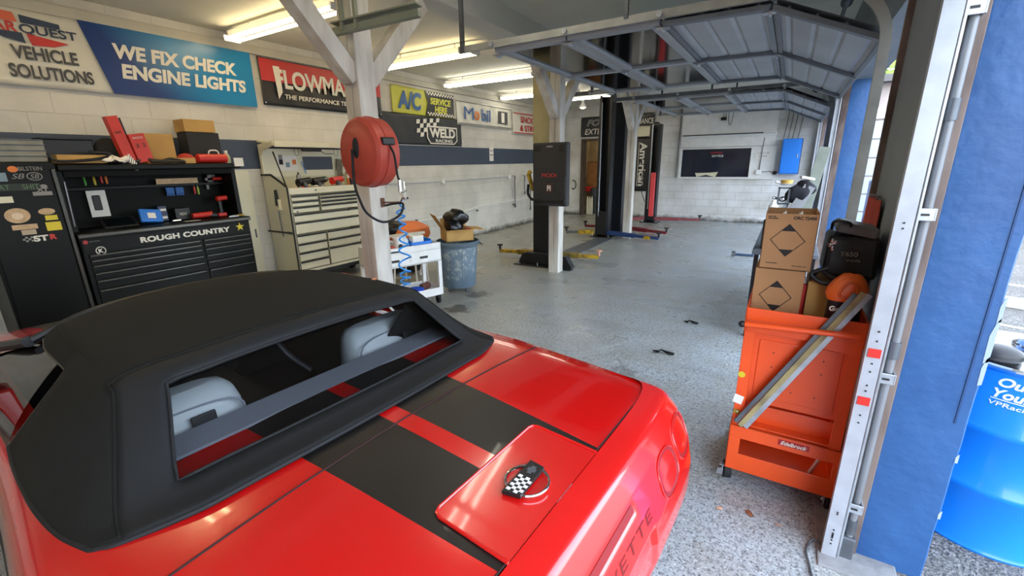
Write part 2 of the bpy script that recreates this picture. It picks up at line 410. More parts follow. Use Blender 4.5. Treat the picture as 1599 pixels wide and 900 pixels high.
mb = MB(); mb.poly([(-.45, .012, -.39), (-.50, .012, -.28), (-.1, .012, -.27), (.12, .012, -.25), (.05, .012, -.39), (-.2, .012, -.33)], (0, .006, 0)); mb.build('window_poster', m_cream, wr)
# boarded panel above and its outline
mb = MB(); mb.b2(-2.86, -.46, 14.16, 14.2, 2.10, 3.12); struct(mb.build('trim_9', m_white, bevel=.004))

# ---------------------------------------------------------------- wooden posts
def post(y, label, braces):
    r = thing('wooden_post', label, 'post', (-3.12, y, 0))
    mb = MB(); mb.b2(-.085, .0, -.09, .09, 0, 3.2); mb.b2(.006, .088, -.09, .09, 0, 3.2); mb.build('post_timber', m_white_wood, r, bevel=.006)
    for s_ in braces:
        mb = MB()
        p0 = Vector((0, s_ * .07, 2.42)); p1 = Vector((0, s_ * .78, 3.17))
        mb.bar(p0, p1, .14, .13, up=(1, 0, 0)); mb.build('diagonal_brace', m_white_wood, r, bevel=.006)
    return r
post(2.71, 'white timber post carrying the red hose reel, nearest of the posts', (-1, 1))
post(6.42, 'white timber post with a black plastic tool case hung on it', (-1, 1))
post(10.25, 'white timber post standing against the blue and black lift columns, farthest post', (-1, 1))

# ---------------------------------------------------------------- overhead doors, drawn up under the ceiling
def track_path(x0, z0, z1, R, xend, n=10):
    """vertical at x0 from z0 up, curve radius R, then level at z1 towards -x"""
    pts = [Vector((x0, 0, z0)), Vector((x0, 0, z1 - R))]
    for i in range(1, n + 1):
        a = PI / 2 * i / n; pts.append(Vector((x0 - R + R * math.cos(a), 0, z1 - R + R * math.sin(a))))
    pts.append(Vector((xend, 0, z1))); return pts
def sweep_channel(mb, pts, y, w=.055, d=.028, th=.004, side=1):
    """rolled C channel swept in the XZ plane; w across the path, d along y"""
    prof = [(-w / 2, 0), (w / 2, 0), (w / 2, d), (w / 2 - .012, d), (w / 2 - .012, d - th), (w / 2 - th, th), (-w / 2 + th, th), (-w / 2 + .012, d - th), (-w / 2 + .012, d), (-w / 2, d)]
    rings = []
    for i, p in enumerate(pts):
        a = pts[max(i - 1, 0)]; b = pts[min(i + 1, len(pts) - 1)]; dd = (b - a).normalized(); nn = Vector((-dd.z, 0, dd.x))
        rings.append([mb.bm.verts.new(p + nn * u + Vector((0, y + side * v, 0))) for u, v in prof])
    for A, B in zip(rings, rings[1:]):
        for k in range(len(prof)): mb.bm.faces.new((A[k], A[(k + 1) % len(prof)], B[(k + 1) % len(prof)], B[k]))
    mb.bm.faces.new(rings[0]); mb.bm.faces.new(rings[-1][::-1])
m_dglass = NT('clear_door_glazing', .1)
g = m_dglass; gl = g.add('ShaderNodeBsdfGlossy'); gl.inputs['Roughness'].default_value = .08; tr = g.add('ShaderNodeBsdfTransparent'); tr.inputs[0].default_value = (.86, .90, .90, 1)
fr = g.add('ShaderNodeFresnel'); ms = g.add('ShaderNodeMixShader'); g.l.new(fr.outputs[0], ms.inputs[0]); g.l.new(tr.outputs[0], ms.inputs[1]); g.l.new(gl.outputs[0], ms.inputs[2])
g.l.new(ms.outputs[0], g.n['Material Output'].inputs[0]); m_dglass = g.m
def overhead_door(name, y0, y1, z, glazed):
    r = sroot(name, (0, 0, 0))
    segs = [((.395, z - .29), (-.235, z - .012)), ((-.245, z - .01), (-.94, z)), ((-.95, z), (-1.68, z)), ((-1.69, z), (-2.38, z))]
    for k, (a, b) in enumerate(segs):
        a3 = Vector((a[0], 0, a[1])); b3 = Vector((b[0], 0, b[1])); d = (b3 - a3).normalized(); nn = Vector((d.z, 0, -d.x))
        if nn.z > 0: nn = -nn
        L = (b3 - a3).length; mb = MB()
        def P(u, y, h): q = a3 + d * u - nn * h * -1; return Vector((q.x, y, q.z))
        if k in glazed:
            for u in (.04, L - .04): mb.bar(P(u, y0, 0), P(u, y1, 0), .08, .045, up=nn)
            for f in (0, .5, 1): yy = y0 + .04 + (y1 - y0 - .08) * f; mb.bar(P(0, yy, 0), P(L, yy, 0), .09, .05, up=nn)
            s_ = mb.build('door_section', m_dpanel, r, bevel=.003)
            g2 = MB()
            for f in (0, .5): ya = y0 + .08 + (y1 - y0 - .08) * f; yb = ya + (y1 - y0) / 2 - .12; g2.box((P(L / 2, (ya + yb) / 2, 0)), (L - .15, yb - ya, .005), rot=(0, -math.atan2(d.z, d.x) if d.x > 0 else math.atan2(d.z, -d.x), 0))
            g2.build('door_glazing', m_dglass, s_)
        else:
            # ribbed sheet: profile along u with shallow grooves, running along y
            prof = []; n = 28
            for i in range(n + 1):
                u = L * i / n; ph = (i % 7); hgt = -.012 if ph in (3,) else (.0)
                prof.append((u, hgt))
            rows = [[P(u, yy, hg) for u, hg in prof] for yy in (y0, y1)]
            mb.grid(rows); rows = [[P(u, yy, -.03) for u, hg in prof] for yy in (y0, y1)]; mb.grid(rows)
            s_ = mb.build('door_section', m_dpanel, r)
            q = MB()
            for f in (0, .5, 1): yy = y0 + .03 + (y1 - y0 - .06) * f; q.bar(P(0.01, yy, .018), P(L - .01, yy, .018), .07, .03, up=nn)
            for u in (.02, L - .02): q.bar(P(u, y0, .012), P(u, y1, .012), .035, .02, up=nn)
            q.build('stile', M('grey_door_stile', '#757b82', .5, .3, var=.2), s_, bevel=.003)
        h_ = MB()
        for f in (.02, .5, .98):
            yy = y0 + (y1 - y0) * f; p = P(L, yy, .04); h_.box(p, (.09, .05, .012)); h_.cyl(p + Vector((0, -.03, -.01)), p + Vector((0, .03, -.01)), .01, seg=8)
        h_.build('hinge', m_galv, r)
    for yy, sd in ((y0 - .05, 1), (y1 + .05, -1)):
        mb = MB(); sweep_channel(mb, track_path(.37, .0, z + .03, .36, -2.75), yy, .055, .03, .004, sd); mb.build('track', (m_ltrack if name == 'door_1' else m_dgalv) if yy < y1 else m_rail, r, smooth=30)
        rl = MB()
        for s_ in segs: rl.cyl((s_[1][0], yy - .02 * sd, s_[1][1] + .03), (s_[1][0], yy + .05 * sd, s_[1][1] + .03), .022, seg=10)
        rl.build('roller', m_galv, r)
        st = MB(); st.b2(-2.72, -2.68, yy - .012, yy + .012, z, CEIL); st.b2(-1.2, -1.17, yy - .012, yy + .012, z + .04, CEIL); st.build('hanger_strap', m_dgalv, r)
    mb = MB(); mb.cyl((.22, y0 - .1, z + .32), (.22, y1 + .1, z + .32), .016, seg=12); mb.cyl((.22, y0 + .4, z + .32), (.22, y0 + 1.6, z + .32), .045, seg=16); mb.cyl((.22, y0 - .06, z + .32), (.22, y0 - .02, z + .32), .08, seg=20); mb.cyl((.22, y1 + .02, z + .32), (.22, y1 + .06, z + .32), .08, seg=20)
    mb.build('torsion_spring', m_dgalv, r, smooth=True)
    return r
overhead_door('door_1', 3.62, 6.68, 2.72, (2, 3))
overhead_door('door_2', 7.82, 10.85, 2.72, (2, 3))
# light operator rail beam of the first door (pale C rail with straps), level under the ceiling
r = thing('door_opener_rail', 'grey steel opener rail hung under the ceiling above the overhead doors', 'opener rail', (0, 0, 0))
mb = MB(); mb.b2(-3.6, .2, 7.30, 7.36, 2.80, 2.86); mb.build('rail', m_dgalv, r)
mb = MB(); mb.b2(-3.55, -3.50, 7.30, 7.36, 2.86, CEIL); mb.b2(-1.6, -1.55, 7.30, 7.36, 2.86, CEIL); mb.build('hanger_strap', m_dgalv, r)
# foreground door track of the near bay with straps and tape
r = sroot('door_4', (0, 0, 0))
mb = MB(); sweep_channel(mb, track_path(.372, .0, 2.75, .36, -2.2), 2.09, .054, .032, .004, 1); mb.build('track', m_rail, r, smooth=30)
mb = MB()
mb.b2(.405, .412, 2.10, 2.165, 0, 2.35); mb.build('jamb_angle', m_galv, r)
for z in (.905, .28, 1.55, 2.2):
    mb = MB(); mb.b2(.400, .455, 2.105, 2.112, z - .022, z + .022); mb.b2(.45, .457, 2.105, 2.16, z - .022, z + .022); mb.build('track_bracket', m_galv, r, bevel=.002)
    mb = MB(); mb.b2(.415, .438, 2.102, 2.106, z - .004, z + .004); mb.build('bracket_slot', m_black, r)
for z in (1.01, .80):
    mb = MB(); mb.b2(.352, .392, 2.086, 2.0895, z - .018, z + .018); mb.build('red_tape', m_red, r, label='red tape wrapped on the white track')
mb = MB()
for z in (1.10, 1.06, .965, .93, .87, .845, .735, .70, .25, .24, .155, .125, .10, .08, 1.52, 1.5):
    mb.cyl((.372, 2.087, z), (.372, 2.0895, z), .0035, seg=8)
mb.b2(.369, .375, 2.087, 2.0895, .11, .14); mb.build('track_hole', m_black, r)
cw = MB(); cw.tube([(.403, 2.10, .02), (.405, 2.10, 1.2), (.404, 2.10, 2.4)], .0025, seg=6); cw.build('lift_cable', m_steel, r)
# conduit beside the track
r = thing('conduit_pipe', 'grey conduit pipe with couplings on the brown door jamb behind the white track', 'pipe', (.436, 2.135, 0))
mb = MB(); mb.tube([(0, 0, .12), (0, 0, 2.6)], .0135, seg=12); mb.build('pipe', M('grey_conduit', '#85888c', .5, .3, var=.2), r, smooth=True)
for z in (.17, 1.02, 1.9): mb = MB(); mb.cyl((0, 0, z - .035), (0, 0, z + .035), .019, seg=14); mb.build('coupling', m_dgalv, r, smooth=True)
mb = MB(); mb.box((0, 0, .06), (.05, .05, .12)); mb.build('junction_fitting', m_dgalv, r, bevel=.006)

# ---------------------------------------------------------------- fluorescent lights
m_tube = M('lit_tube', (1.0, .80, .46, 1), .4, emis=TUBE_STRENGTH)
m_tube2 = M('lit_tube_white', (1.0, .93, .78, 1), .4, emis=TUBE_STRENGTH * .8)
def fluoro(x0, x1, y, z, label, mat, rz=0):
    r = thing('fluorescent_light', label, 'ceiling light', ((x0 + x1) / 2, y, z), rz, 'fluorescent strip lights under the ceiling')
    L = (x1 - x0) / 2; mb = MB(); mb.b2(-L, L, -.05, .05, .035, .095); mb.b2(-L, L, -.06, .06, .028, .035); mb.build('housing', m_white, r, bevel=.004)
    for s_ in (-1, 1):
        mb = MB(); mb.cyl((-L + .03, s_ * .07, 0), (L - .03, s_ * .07, 0), .0185, seg=12); mb.build('tube', mat, r, smooth=True)
    mb = MB()
    for s_ in (-1, 1): mb = MB(); mb.b2(s_ * L - .012, s_ * L + .012, -.1, .1, -.025, .04); mb.build('end_socket', m_white, r)
    h = CEIL - z
    if .1 < h < .5:
        mb = MB()
        for s_ in (-.6, .6): mb.b2(s_ * L - .006, s_ * L + .006, -.006, .006, .09, h)
        mb.build('hanger', m_white, r)
    return r
fluoro(-6.25, -4.18, 3.46, 3.3, 'warm twin tube strip light nearest the blue banner', m_tube)
fluoro(-5.95, -4.10, 5.72, 3.28, 'warm twin tube strip light just right of the near post', m_tube)
fluoro(-6.35, -4.28, 7.80, 3.3, 'white twin tube strip light above the white oil banner', m_tube2)
fluoro(-6.45, -4.40, 10.1, 3.3, 'short looking distant strip light partly behind the lift column', m_tube2)
fluoro(-5.6, -4.0, 11.3, 3.3, 'farthest white strip light, seen right of the second post', m_tube2)
fluoro(-2.6, -1.2, 2.9, 3.3, 'strip light running lengthwise above the tail of the red car', m_tube2, PI / 2 + .2)
fluoro(-5.9, -3.8, 1.2, 3.3, 'warm strip light over the black tool chest, left of the picture edge', m_tube)
fluoro(-4.4, -2.3, -.9, 3.3, 'warm strip light above the front of the red car', m_tube)
fluoro(-5.85, -4.65, 15.5, 2.9, 'unseen strip light added to brighten the storeroom behind the back doorway', m_tube2)  # unseen lamp, added to brighten the view through the doorway
fluoro(-2.2, -.2, -2.2, 3.3, 'warm strip light near the front wall of the garage', m_tube2)
for k, (x, y, lab) in enumerate(((-5.15, 12.2, 'left of three small lit spot lamps at the far ceiling'), (-4.75, 12.9, 'lowest of three small lit spot lamps at the far ceiling'), (-4.35, 12.6, 'right of three small lit spot lamps at the far ceiling'))):
    r = thing('spot_lamp', lab, 'ceiling lamp', (x, y, 3.2), 0, 'spot lamps at the far ceiling')
    mb = MB(); mb.lathe([(.03, .25), (.04, .1), (.11, .0), (.12, -.01)], seg=20); mb.build('lamp_shade', m_white, r, smooth=True)
    mb = MB(); mb.sph((0, 0, .01), .085, (1, 1, .6)); mb.build('bulb', M('warm_bulb', (1, .75, .4, 1), .4, emis=14), r, smooth=True)
# underslung steel brackets hanging at the first post (dull green metal shelf arm)
r = thing('steel_bracket', 'dull green steel angle bracket bolted across the top of the near post', 'bracket', (-3.03, 2.66, 2.74))
mb = MB(); mb.bar((-.12, -.12, .0), (.62, .04, .05), .05, .05); mb.bar((-.12, -.12, .055), (.62, .04, .105), .09, .012); mb.bar((-.02, -.12, .0), (-.02, -.12, .5), .03, .03); mb.bar((.10, -.09, .0), (.10, -.09, .5), .03, .03)
mb.build('angle_iron', M('dull_green_steel', '#8d917f', .6, .2, var=.2), r, bevel=.003)
# ================================================================= THE RED CONVERTIBLE
# local frame: x towards the tail, y towards the car's right side, origin under the rear deck edge
car = thing('convertible_car', 'red convertible with black fabric top, black rear deck stripes and a round fuel lid badge', 'car', (-.40, .888, 0), math.radians(-3.4))
def stripe_paint(name):
    t = NT(name, .22); x, y, z = t.sep(); ay = t.math('ABSOLUTE', y)
    outer = t.math('ADD', .262, t.math('MULTIPLY', t.math('MAXIMUM', t.math('MULTIPLY', x, -1), 0), .07))
    m_ = t.math('MULTIPLY', t.math('GREATER_THAN', ay, .036), t.math('LESS_THAN', ay, outer))
    m_ = t.math('MULTIPLY', m_, t.math('LESS_THAN', x, -.012)); m_ = t.math('MULTIPLY', m_, t.math('GREATER_THAN', z, .40))
    c = t.mix(m_, hx('#cb0c0a'), hx('#171311')); t.color(c)
    t.l.new(t.math('ADD', .2, t.math('MULTIPLY', m_, .22)), t.b.inputs['Roughness'])
    t.l.new(t.math('SUBTRACT', 1, t.math('MULTIPLY', m_, .75)), t.b.inputs['Coat Weight']); t.b.inputs['Coat Roughness'].default_value = .05
    return t.m
m_paint = stripe_paint('red_paint_with_stripes')
m_redp = M('red_car_paint', '#cf1512', .25, coat=1, var=.06, vscale=2)
m_lens = M('red_lens', '#860b12', .4, coat=.2)
m_rub = M('black_body_strip', '#1a1a1c', .5)
T_zc = smooth_table([(-4.31, .44), (-4.22, .55), (-3.9, .70), (-3.3, .85), (-2.75, .92), (-2.0, .93), (-1.05, .925), (-.6, .918), (-.3, .902), (-.015, .882)])
T_ys = smooth_table([(-4.31, .58), (-4.22, .66), (-3.9, .74), (-3.3, .80), (-2.5, .80), (-1.6, .80), (-.85, .825), (-.4, .80), (-.015, .775)])
T_zs = smooth_table([(-4.31, .43), (-4.22, .53), (-3.9, .68), (-3.3, .85), (-2.6, .875), (-1.7, .87), (-1.3, .885), (-.85, .90), (-.4, .888), (-.015, .873)])
T_ym = smooth_table([(-4.31, .64), (-4.22, .74), (-4.0, .82), (-3.3, .895), (-2.5, .875), (-1.6, .872), (-.85, .905), (-.3, .885), (-.015, .848)])
WX = (-.86, -3.30)
def arch(x, z):
    for w in WX:
        dx = abs(x - w)
        if dx < .37: z = max(z, .33 + math.sqrt(.37 ** 2 - dx * dx))
    return z
def half(x):
    zc, ys, zs, ym = (smoothstep_table(T, x) for T in (T_zc, T_ys, T_zs, T_ym)); out = []
    for f in (0, .25, .5, .75, .875, 1.0): out.append((ys * f, zc + (zs - zc) * f * f))
    for f, g in ((.35, -.016), (.65, -.05)): out.append((ys + (ym - ys) * f, zs + g * (zs / .88)))
    k = zs / .88
    side = [(ym - .006, .74 * k), (ym, .67 * k), (ym, .61 * k), (ym - .008, .56 * k), (ym - .02, .46 * k), (ym - .035, .34 * k), (ym - .07, .19)]
    for y, z in side: out.append((y, min(arch(x, z), .73 * k)))
    return out
def body_rows(xs):
    rows = []
    for x in xs:
        h = half(x); r = [(x, -y, z) for y, z in reversed(h[1:])] + [(x, y, z) for y, z in h]; rows.append(r)
    return rows
NH = 15
def xr(a, b, n): return [a + (b - a) * i / n for i in range(n + 1)]
xs = xr(-4.31, -3.72, 10) + xr(-3.70, -2.9, 26)[0:] + xr(-2.85, -1.27, 16) + xr(-1.25, -.46, 26) + xr(-.44, -.02, 8)
ci = NH - 1
def skip(i, j):
    x = (xs[i] + xs[i + 1]) / 2; d = abs(j + .5 - ci)
    return -2.72 < x < -1.01 and d < 4.4
mb = MB(); mb.grid(body_rows(xs), skip=skip)
mb.build('body_shell', m_paint, car, smooth=50)
# rear bumper cover
FL = [(-.012, .8815, .776, -.20), (.035, .874, .783, -.14), (.070, .866, .790, -.10), (.079, .858, .797, -.08), (.115, .80, .830, -.06), (.148, .73, .850, -.06), (.172, .66, .858, -.06), (.184, .60, .862, -.06), (.186, .53, .862, -.06), (.168, .46, .853, -.06), (.13, .38, .835, -.06), (.10, .28, .82, -.06), (.05, .20, .79, -.08)]
def fas_pt(k, a):
    X, z, Wd, x0 = FL[k]; n = 7.0
    y = Wd * math.copysign(abs(math.sin(a)) ** (2 / n), math.sin(a)); f = max(0.0, math.cos(a)) ** (2 / n)
    return (x0 + (X - x0) * f, y, z)
angs = [(-1 + 2 * i / 72) * PI / 2 for i in range(73)]
# denser sampling by lateral position
def ang_for(u):
    n = 7.0; return math.copysign(math.asin(min(1, abs(u)) ** (n / 2)), u)
us = [-1, -.995, -.985, -.97, -.95, -.92, -.88, -.84] + [u / 25 for u in range(-20, 21)] + [.84, .88, .92, .95, .97, .985, .995, 1]
def fas_x(y, z):
    for (a, b) in zip(FL, FL[1:]):
        if b[1] <= z <= a[1]:
            f = (a[1] - z) / (a[1] - b[1]); X = a[0] + (b[0] - a[0]) * f; Wd = a[2] + (b[2] - a[2]) * f; x0 = a[3] + (b[3] - a[3]) * f
            u = min(.999, abs(y) / Wd); return x0 + (X - x0) * (1 - u ** 7) ** (1 / 7)
    return FL[-1][0]
# light pockets: lens outline (superellipse), centre y, centre z, half widths
LENS = [(s * y, zz, .090, .068) for s in (-1, 1) for y, zz in ((.485, .725), (.690, .745))]
rows = []
zs_f = [.8815, .878, .874, .870, .866, .861, .855] + [.85 - .0065 * i for i in range(0, 101)]
for z in zs_f:
    z = max(z, .2)
    for (a, b) in zip(FL, FL[1:]):
        if b[1] - 1e-6 <= z <= a[1] + 1e-6:
            f = (a[1] - z) / (a[1] - b[1]); X = a[0] + (b[0] - a[0]) * f; Wd = a[2] + (b[2] - a[2]) * f; x0 = a[3] + (b[3] - a[3]) * f; break
    row = []
    uu = [-1, -.995, -.985, -.97, -.95, -.92] + [u / 120 for u in range(-109, 110)] + [.92, .95, .97, .985, .995, 1]
    for u in uu:
        y = Wd * u; x = x0 + (X - x0) * (1 - abs(u) ** 7) ** (1 / 7)
        for (cy, cz, hw, hh) in ():
            q = (abs((y - cy) / (hw * 1.04)) ** 2.6 + abs((z - cz) / (hh * 1.05)) ** 2.6) ** (1 / 2.6)
            if q < 1.1: x -= .036 * max(0, min(1, (1.1 - q) / .09))
        if abs(y) < .29 and .43 < z < .665: x -= .016 * min(1, min((.29 - abs(y)) / .02, (z - .43) / .02, (.665 - z) / .015))
        if abs(y) < .205 and .757 < z < .792: x -= .006 * min(1, min((.205 - abs(y)) / .01, (z - .757) / .007, (.792 - z) / .007))
        row.append((x, y, z))
    rows.append(row)
mb = MB(); mb.grid(rows); mb.build('rear_bumper', m_redp, car, smooth=40)
for (cy, cz, hw, hh) in LENS:
    mb = MB(); rings = []
    for rr in (0.0001, .25, .5, .75, .92, 1.0):
        ring = []
        for k in range(40):
            a = 2 * PI * k / 40; y = cy + hw * rr * math.copysign(abs(math.cos(a)) ** (2 / 2.6), math.cos(a)); z = cz + hh * rr * math.copysign(abs(math.sin(a)) ** (2 / 2.6), math.sin(a))
            ring.append((fas_x(y, z) + .0015 - .004 * (1 - rr ** 2), y, z))
        ring.append(ring[0]); rings.append(ring)
    mb.grid(rings); lens = mb.build('tail_light', m_lens, car, smooth=60, label='rounded dark red tail light lens in the bumper'); mb = MB(); mb.tube([Vector(p) + Vector((.001, 0, 0)) for p in rings[-1][:-1]], .0028, seg=6, closed=True); mb.build('lens_rim', m_redp, lens, smooth=True)
mb = MB(); rows = [[(fas_x(y, z) - .0030, y, z) for y in [-.198 + .396 * i / 14 for i in range(15)]] for z in (.786, .774, .763)]; mb.grid(rows); mb.build('high_brake_light', m_lens, car, label='narrow dark red brake light strip')
mb = MB(); mb.b2(.152, .157, -.15, .15, .46, .61); mb.build('licence_plate', m_lbl, car, bevel=.003)
# embossed word across the bumper
lt = txt('CORVETTE', .034, car, M('embossed_red', '#6e0d10', .35), (0, 0, 0), .56, mode=Matrix.Identity(4), spacing=1.15, depth=.001)
me = lt.data
for v in me.vertices:
    y = v.co.x; z = .712 + v.co.y; v.co = Vector((fas_x(y, z) + .0006 + v.co.z * .5, y, z))
# seams: deck / bumper / fuel lid
def dz(x, y):
    zc, ys, zs = (smoothstep_table(T, x) for T in (T_zc, T_ys, T_zs)); return zc + (zs - zc) * min(1, (abs(y) / ys)) ** 2
m_seam = M('panel_gap', '#2a0505', .8)
mb = MB()
mb.tube([(-.612 + .03 * (abs(y) / .8) ** 2, y, dz(-.6, y) + .0006) for y in [-.80 + 1.6 * i / 20 for i in range(21)]], .0032, seg=6)
mb.tube([(-.018, y, dz(-.018, y) + .0004) for y in [-.775 + 1.55 * i / 20 for i in range(21)]], .0024, seg=6)
mb.build('deck_seam', m_seam, car)
mb = MB(); N_ = 24
lid = [(-.243 + .03, -.232), (-.012, -.232), (-.012, .232), (-.243 + .03, .232), (-.243, .205), (-.243, -.205)]
rows = [[(x, y, dz(x, y) + .0035) for y in [-.232 + .464 * i / 12 for i in range(13)]] for x in [-.24 + .228 * i / 6 for i in range(7)]]
mb.grid(rows); mb.build('fuel_lid', m_redp, car, label='plain red fuel lid without stripes')
mb = MB(); ring = [(-.012, -.236), (-.222, -.236), (-.240, -.228), (-.246, -.212), (-.246, .212), (-.240, .228), (-.222, .236), (-.012, .236)]
mb.tube([(x, y, dz(x, y) + .004) for x, y in ring], .0048, seg=8); mb.build('fuel_lid_rim', m_redp, car, smooth=True)
# round badge on the lid
BX, BY = -.112, -.004; bz = dz(BX, BY) + .008
mb = MB(); mb.tube([(BX + .061 * math.cos(a), BY + .061 * math.sin(a), bz + .004) for a in [2 * PI * k / 40 for k in range(40)]], .0042, seg=8, closed=True)
bd = mb.build('badge', m_chrome, car, smooth=True, label='chrome ring badge with a chequered bar')
mb = MB(); mb.poly([(BX - .030, BY - .078, bz), (BX + .022, BY - .066, bz), (BX + .016, BY + .066, bz), (BX - .034, BY + .072, bz)], (0, 0, .012)); bb = mb.build('badge_bar', m_black, bd, bevel=.001)
mb = MB()
for i in range(7):
    for j in range(4):
        if (i + j) % 2 == 0:
            u0 = -.066 + i * .0098; v0 = -.026 + j * .0118
            mb.poly([(BX + v0, BY + u0, bz + .0122), (BX + v0 + .0118, BY + u0, bz + .0122), (BX + v0 + .0118, BY + u0 + .0098, bz + .0122), (BX + v0, BY + u0 + .0098, bz + .0122)], (0, 0, .0006))
mb.build('chequers', m_whitep, bd)
mb = MB()
for pts in ([(-.018, .018), (.006, .018), (.006, .052), (-.018, .052)], [(-.030, .028), (-.018, .028), (-.018, .042), (-.030, .042)], [(.006, .028), (.018, .028), (.018, .042), (.006, .042)]):
    mb.poly([(BX + a * .55 - .004, BY + b, bz + .0122) for a, b in pts], (0, 0, .0008))
mb.build('bow_tie', m_dgalv, bd)
# black body side strip, wheels, arches
for s_ in (-1, 1):
    for a, b in ((-.44, -.03), (-2.85, -1.27)):
        mb = MB(); rows = []
        for x in xr(a, b, 12):
            ym = smoothstep_table(T_ym, x); rows.append([(x, s_ * (ym - .004), .668), (x, s_ * (ym + .007), .655), (x, s_ * (ym + .007), .628), (x, s_ * (ym - .004), .612)])
        mb.grid(rows); mb.build('side_strip', m_rub, car, smooth=60)
    for w in WX:
        mb = MB(); mb.lathe([(.20, -.12), (.30, -.125), (.328, -.10), (.332, 0), (.328, .10), (.30, .125), (.20, .12)], (w, s_ * .755, .332), 40, 'Y')
        wh = mb.build('wheel', m_rubber, car, smooth=40)
        mb = MB(); mb.lathe([(.0, .03), (.06, .05), (.08, .045), (.19, .085), (.215, .118), (.215, -.1)], (0, 0, 0), 40, rot=(Matrix.Rotation(-s_ * PI / 2, 3, 'X')))
        for v in mb.bm.verts: v.co += Vector((w, s_ * .755, .332))
        rim = mb.build('rim', m_steel, wh, smooth=35)
        mb = MB(); mb.lathe([(.38, -.22), (.385, .10)], (w, s_ * .74, .33), 40, 'Y'); mb.build('wheel_well', m_black, car, smooth=50)
    mb = MB(); mb.box((-2.35, s_ * .93, .93), (.13, .19, .11), (0, 0, .0)); mb.box((-2.35, s_ * .86, .90), (.05, .14, .03)); mb.build('side_mirror', m_redp, car, bevel=.02)
mb = MB(); mb.b2(-4.0, 0, -.66, .66, .17, .20); mb.build('floor_pan', m_black, car)
mb = MB(); mb.b2(-4.285, -4.25, -.55, .55, .22, .36); mb.build('front_grille', m_black, car, bevel=.01)

# ---- soft top
TR = [
 [(-.82, .762, .903), (-.806, .745, .905), (-.782, .712, .909), (-.728, .57, .922), (-.718, .46, .926), (-.708, .31, .930), (-.702, .155, .932), (-.70, 0, .933)],
 [(-.93, .790, .898), (-.905, .752, .915), (-.885, .692, .930), (-.852, .572, .944), (-.845, .46, .948), (-.835, .31, .951), (-.83, .155, .953), (-.828, 0, .954)],
 [(-1.06, .803, .896), (-1.06, .728, .972), (-1.065, .622, 1.062), (-1.072, .490, 1.128), (-1.076, .38, 1.136), (-1.078, .26, 1.141), (-1.078, .13, 1.144), (-1.078, 0, 1.145)],
 [(-1.20, .808, .893), (-1.195, .732, 1.01), (-1.19, .590, 1.138), (-1.185, .500, 1.164), (-1.18, .43, 1.168), (-1.175, .29, 1.176), (-1.172, .15, 1.180), (-1.17, 0, 1.182)],
 [(-1.42, .805, .893), (-1.42, .74, 1.0), (-1.42, .645, 1.108), (-1.42, .55, 1.165), (-1.42, .44, 1.182), (-1.42, .29, 1.192), (-1.42, .15, 1.197), (-1.42, 0, 1.199)],
 [(-1.57, .795, .90), (-1.575, .715, .99), (-1.625, .615, 1.080), (-1.67, .555, 1.160), (-1.69, .44, 1.190), (-1.69, .29, 1.202), (-1.69, .15, 1.208), (-1.69, 0, 1.210)],
 [(-1.70, .79, .90), (-1.75, .745, .99), (-1.90, .615, 1.085), (-1.90, .545, 1.150), (-1.90, .44, 1.182), (-1.90, .29, 1.196), (-1.90, .15, 1.202), (-1.90, 0, 1.204)],
 [(-1.80, .79, .90), (-1.85, .745, .99), (-2.10, .59, 1.08), (-2.11, .52, 1.125), (-2.12, .40, 1.150), (-2.15, .28, 1.163), (-2.155, .14, 1.170), (-2.16, 0, 1.172)]]
K = 5
def dense(ctrl, k):
    rows = [catmull([Vector(p) for p in r], k) for r in ctrl]
    cols = [catmull([rows[i][j] for i in range(len(rows))], k) for j in range(len(rows[0]))]
    return [[cols[j][i] for j in range(len(cols))] for i in range(len(cols[0]))]
full = [[(x, -y, z) for x, y, z in r] + [(x, y, z) for x, y, z in reversed(r[:-1])] for r in TR]
D = dense(full, K); nc = len(D[0]); ncx = nc - 1
def tskip(i, j):
    ii = i / K; jj = min(j, ncx - 1 - j) / K
    if ii >= 5 and jj < 2: return True
    if 1 <= ii < 2 and jj >= 3.0:
        return True
    return False
m_top = M('black_convertible_fabric', '#171612', .85, var=.18, vscale=2.5, bump=.35, bscale=900, spec=.3)
m_topr = M('navy_black_vinyl', '#0c0d10', .72, bump=.15, bscale=500)
c3 = int(2.9 * K)
def in_rear(i, j):
    return i < 3 * K and 2 * K <= j < ncx - 2 * K
mb = MB(); mb.grid([[p for p in r] for r in D], skip=lambda i, j: tskip(i, j) or in_rear(i, j))
top = mb.build('soft_top', m_top, car, smooth=60, fix=True)
sol = top.modifiers.new('solid', 'SOLIDIFY'); sol.thickness = .010; sol.offset = 0
mb = MB(); mb.grid([[p for p in r] for r in D], skip=lambda i, j: tskip(i, j) or not in_rear(i, j))
mb.build('rear_panel', m_topr, top, smooth=60, solid=.010, solid_off=0)
def at(i, j):  # i, j in control units from the left side
    return D[int(round(i * K))][int(round(j * K))]
NJ = ncx / K
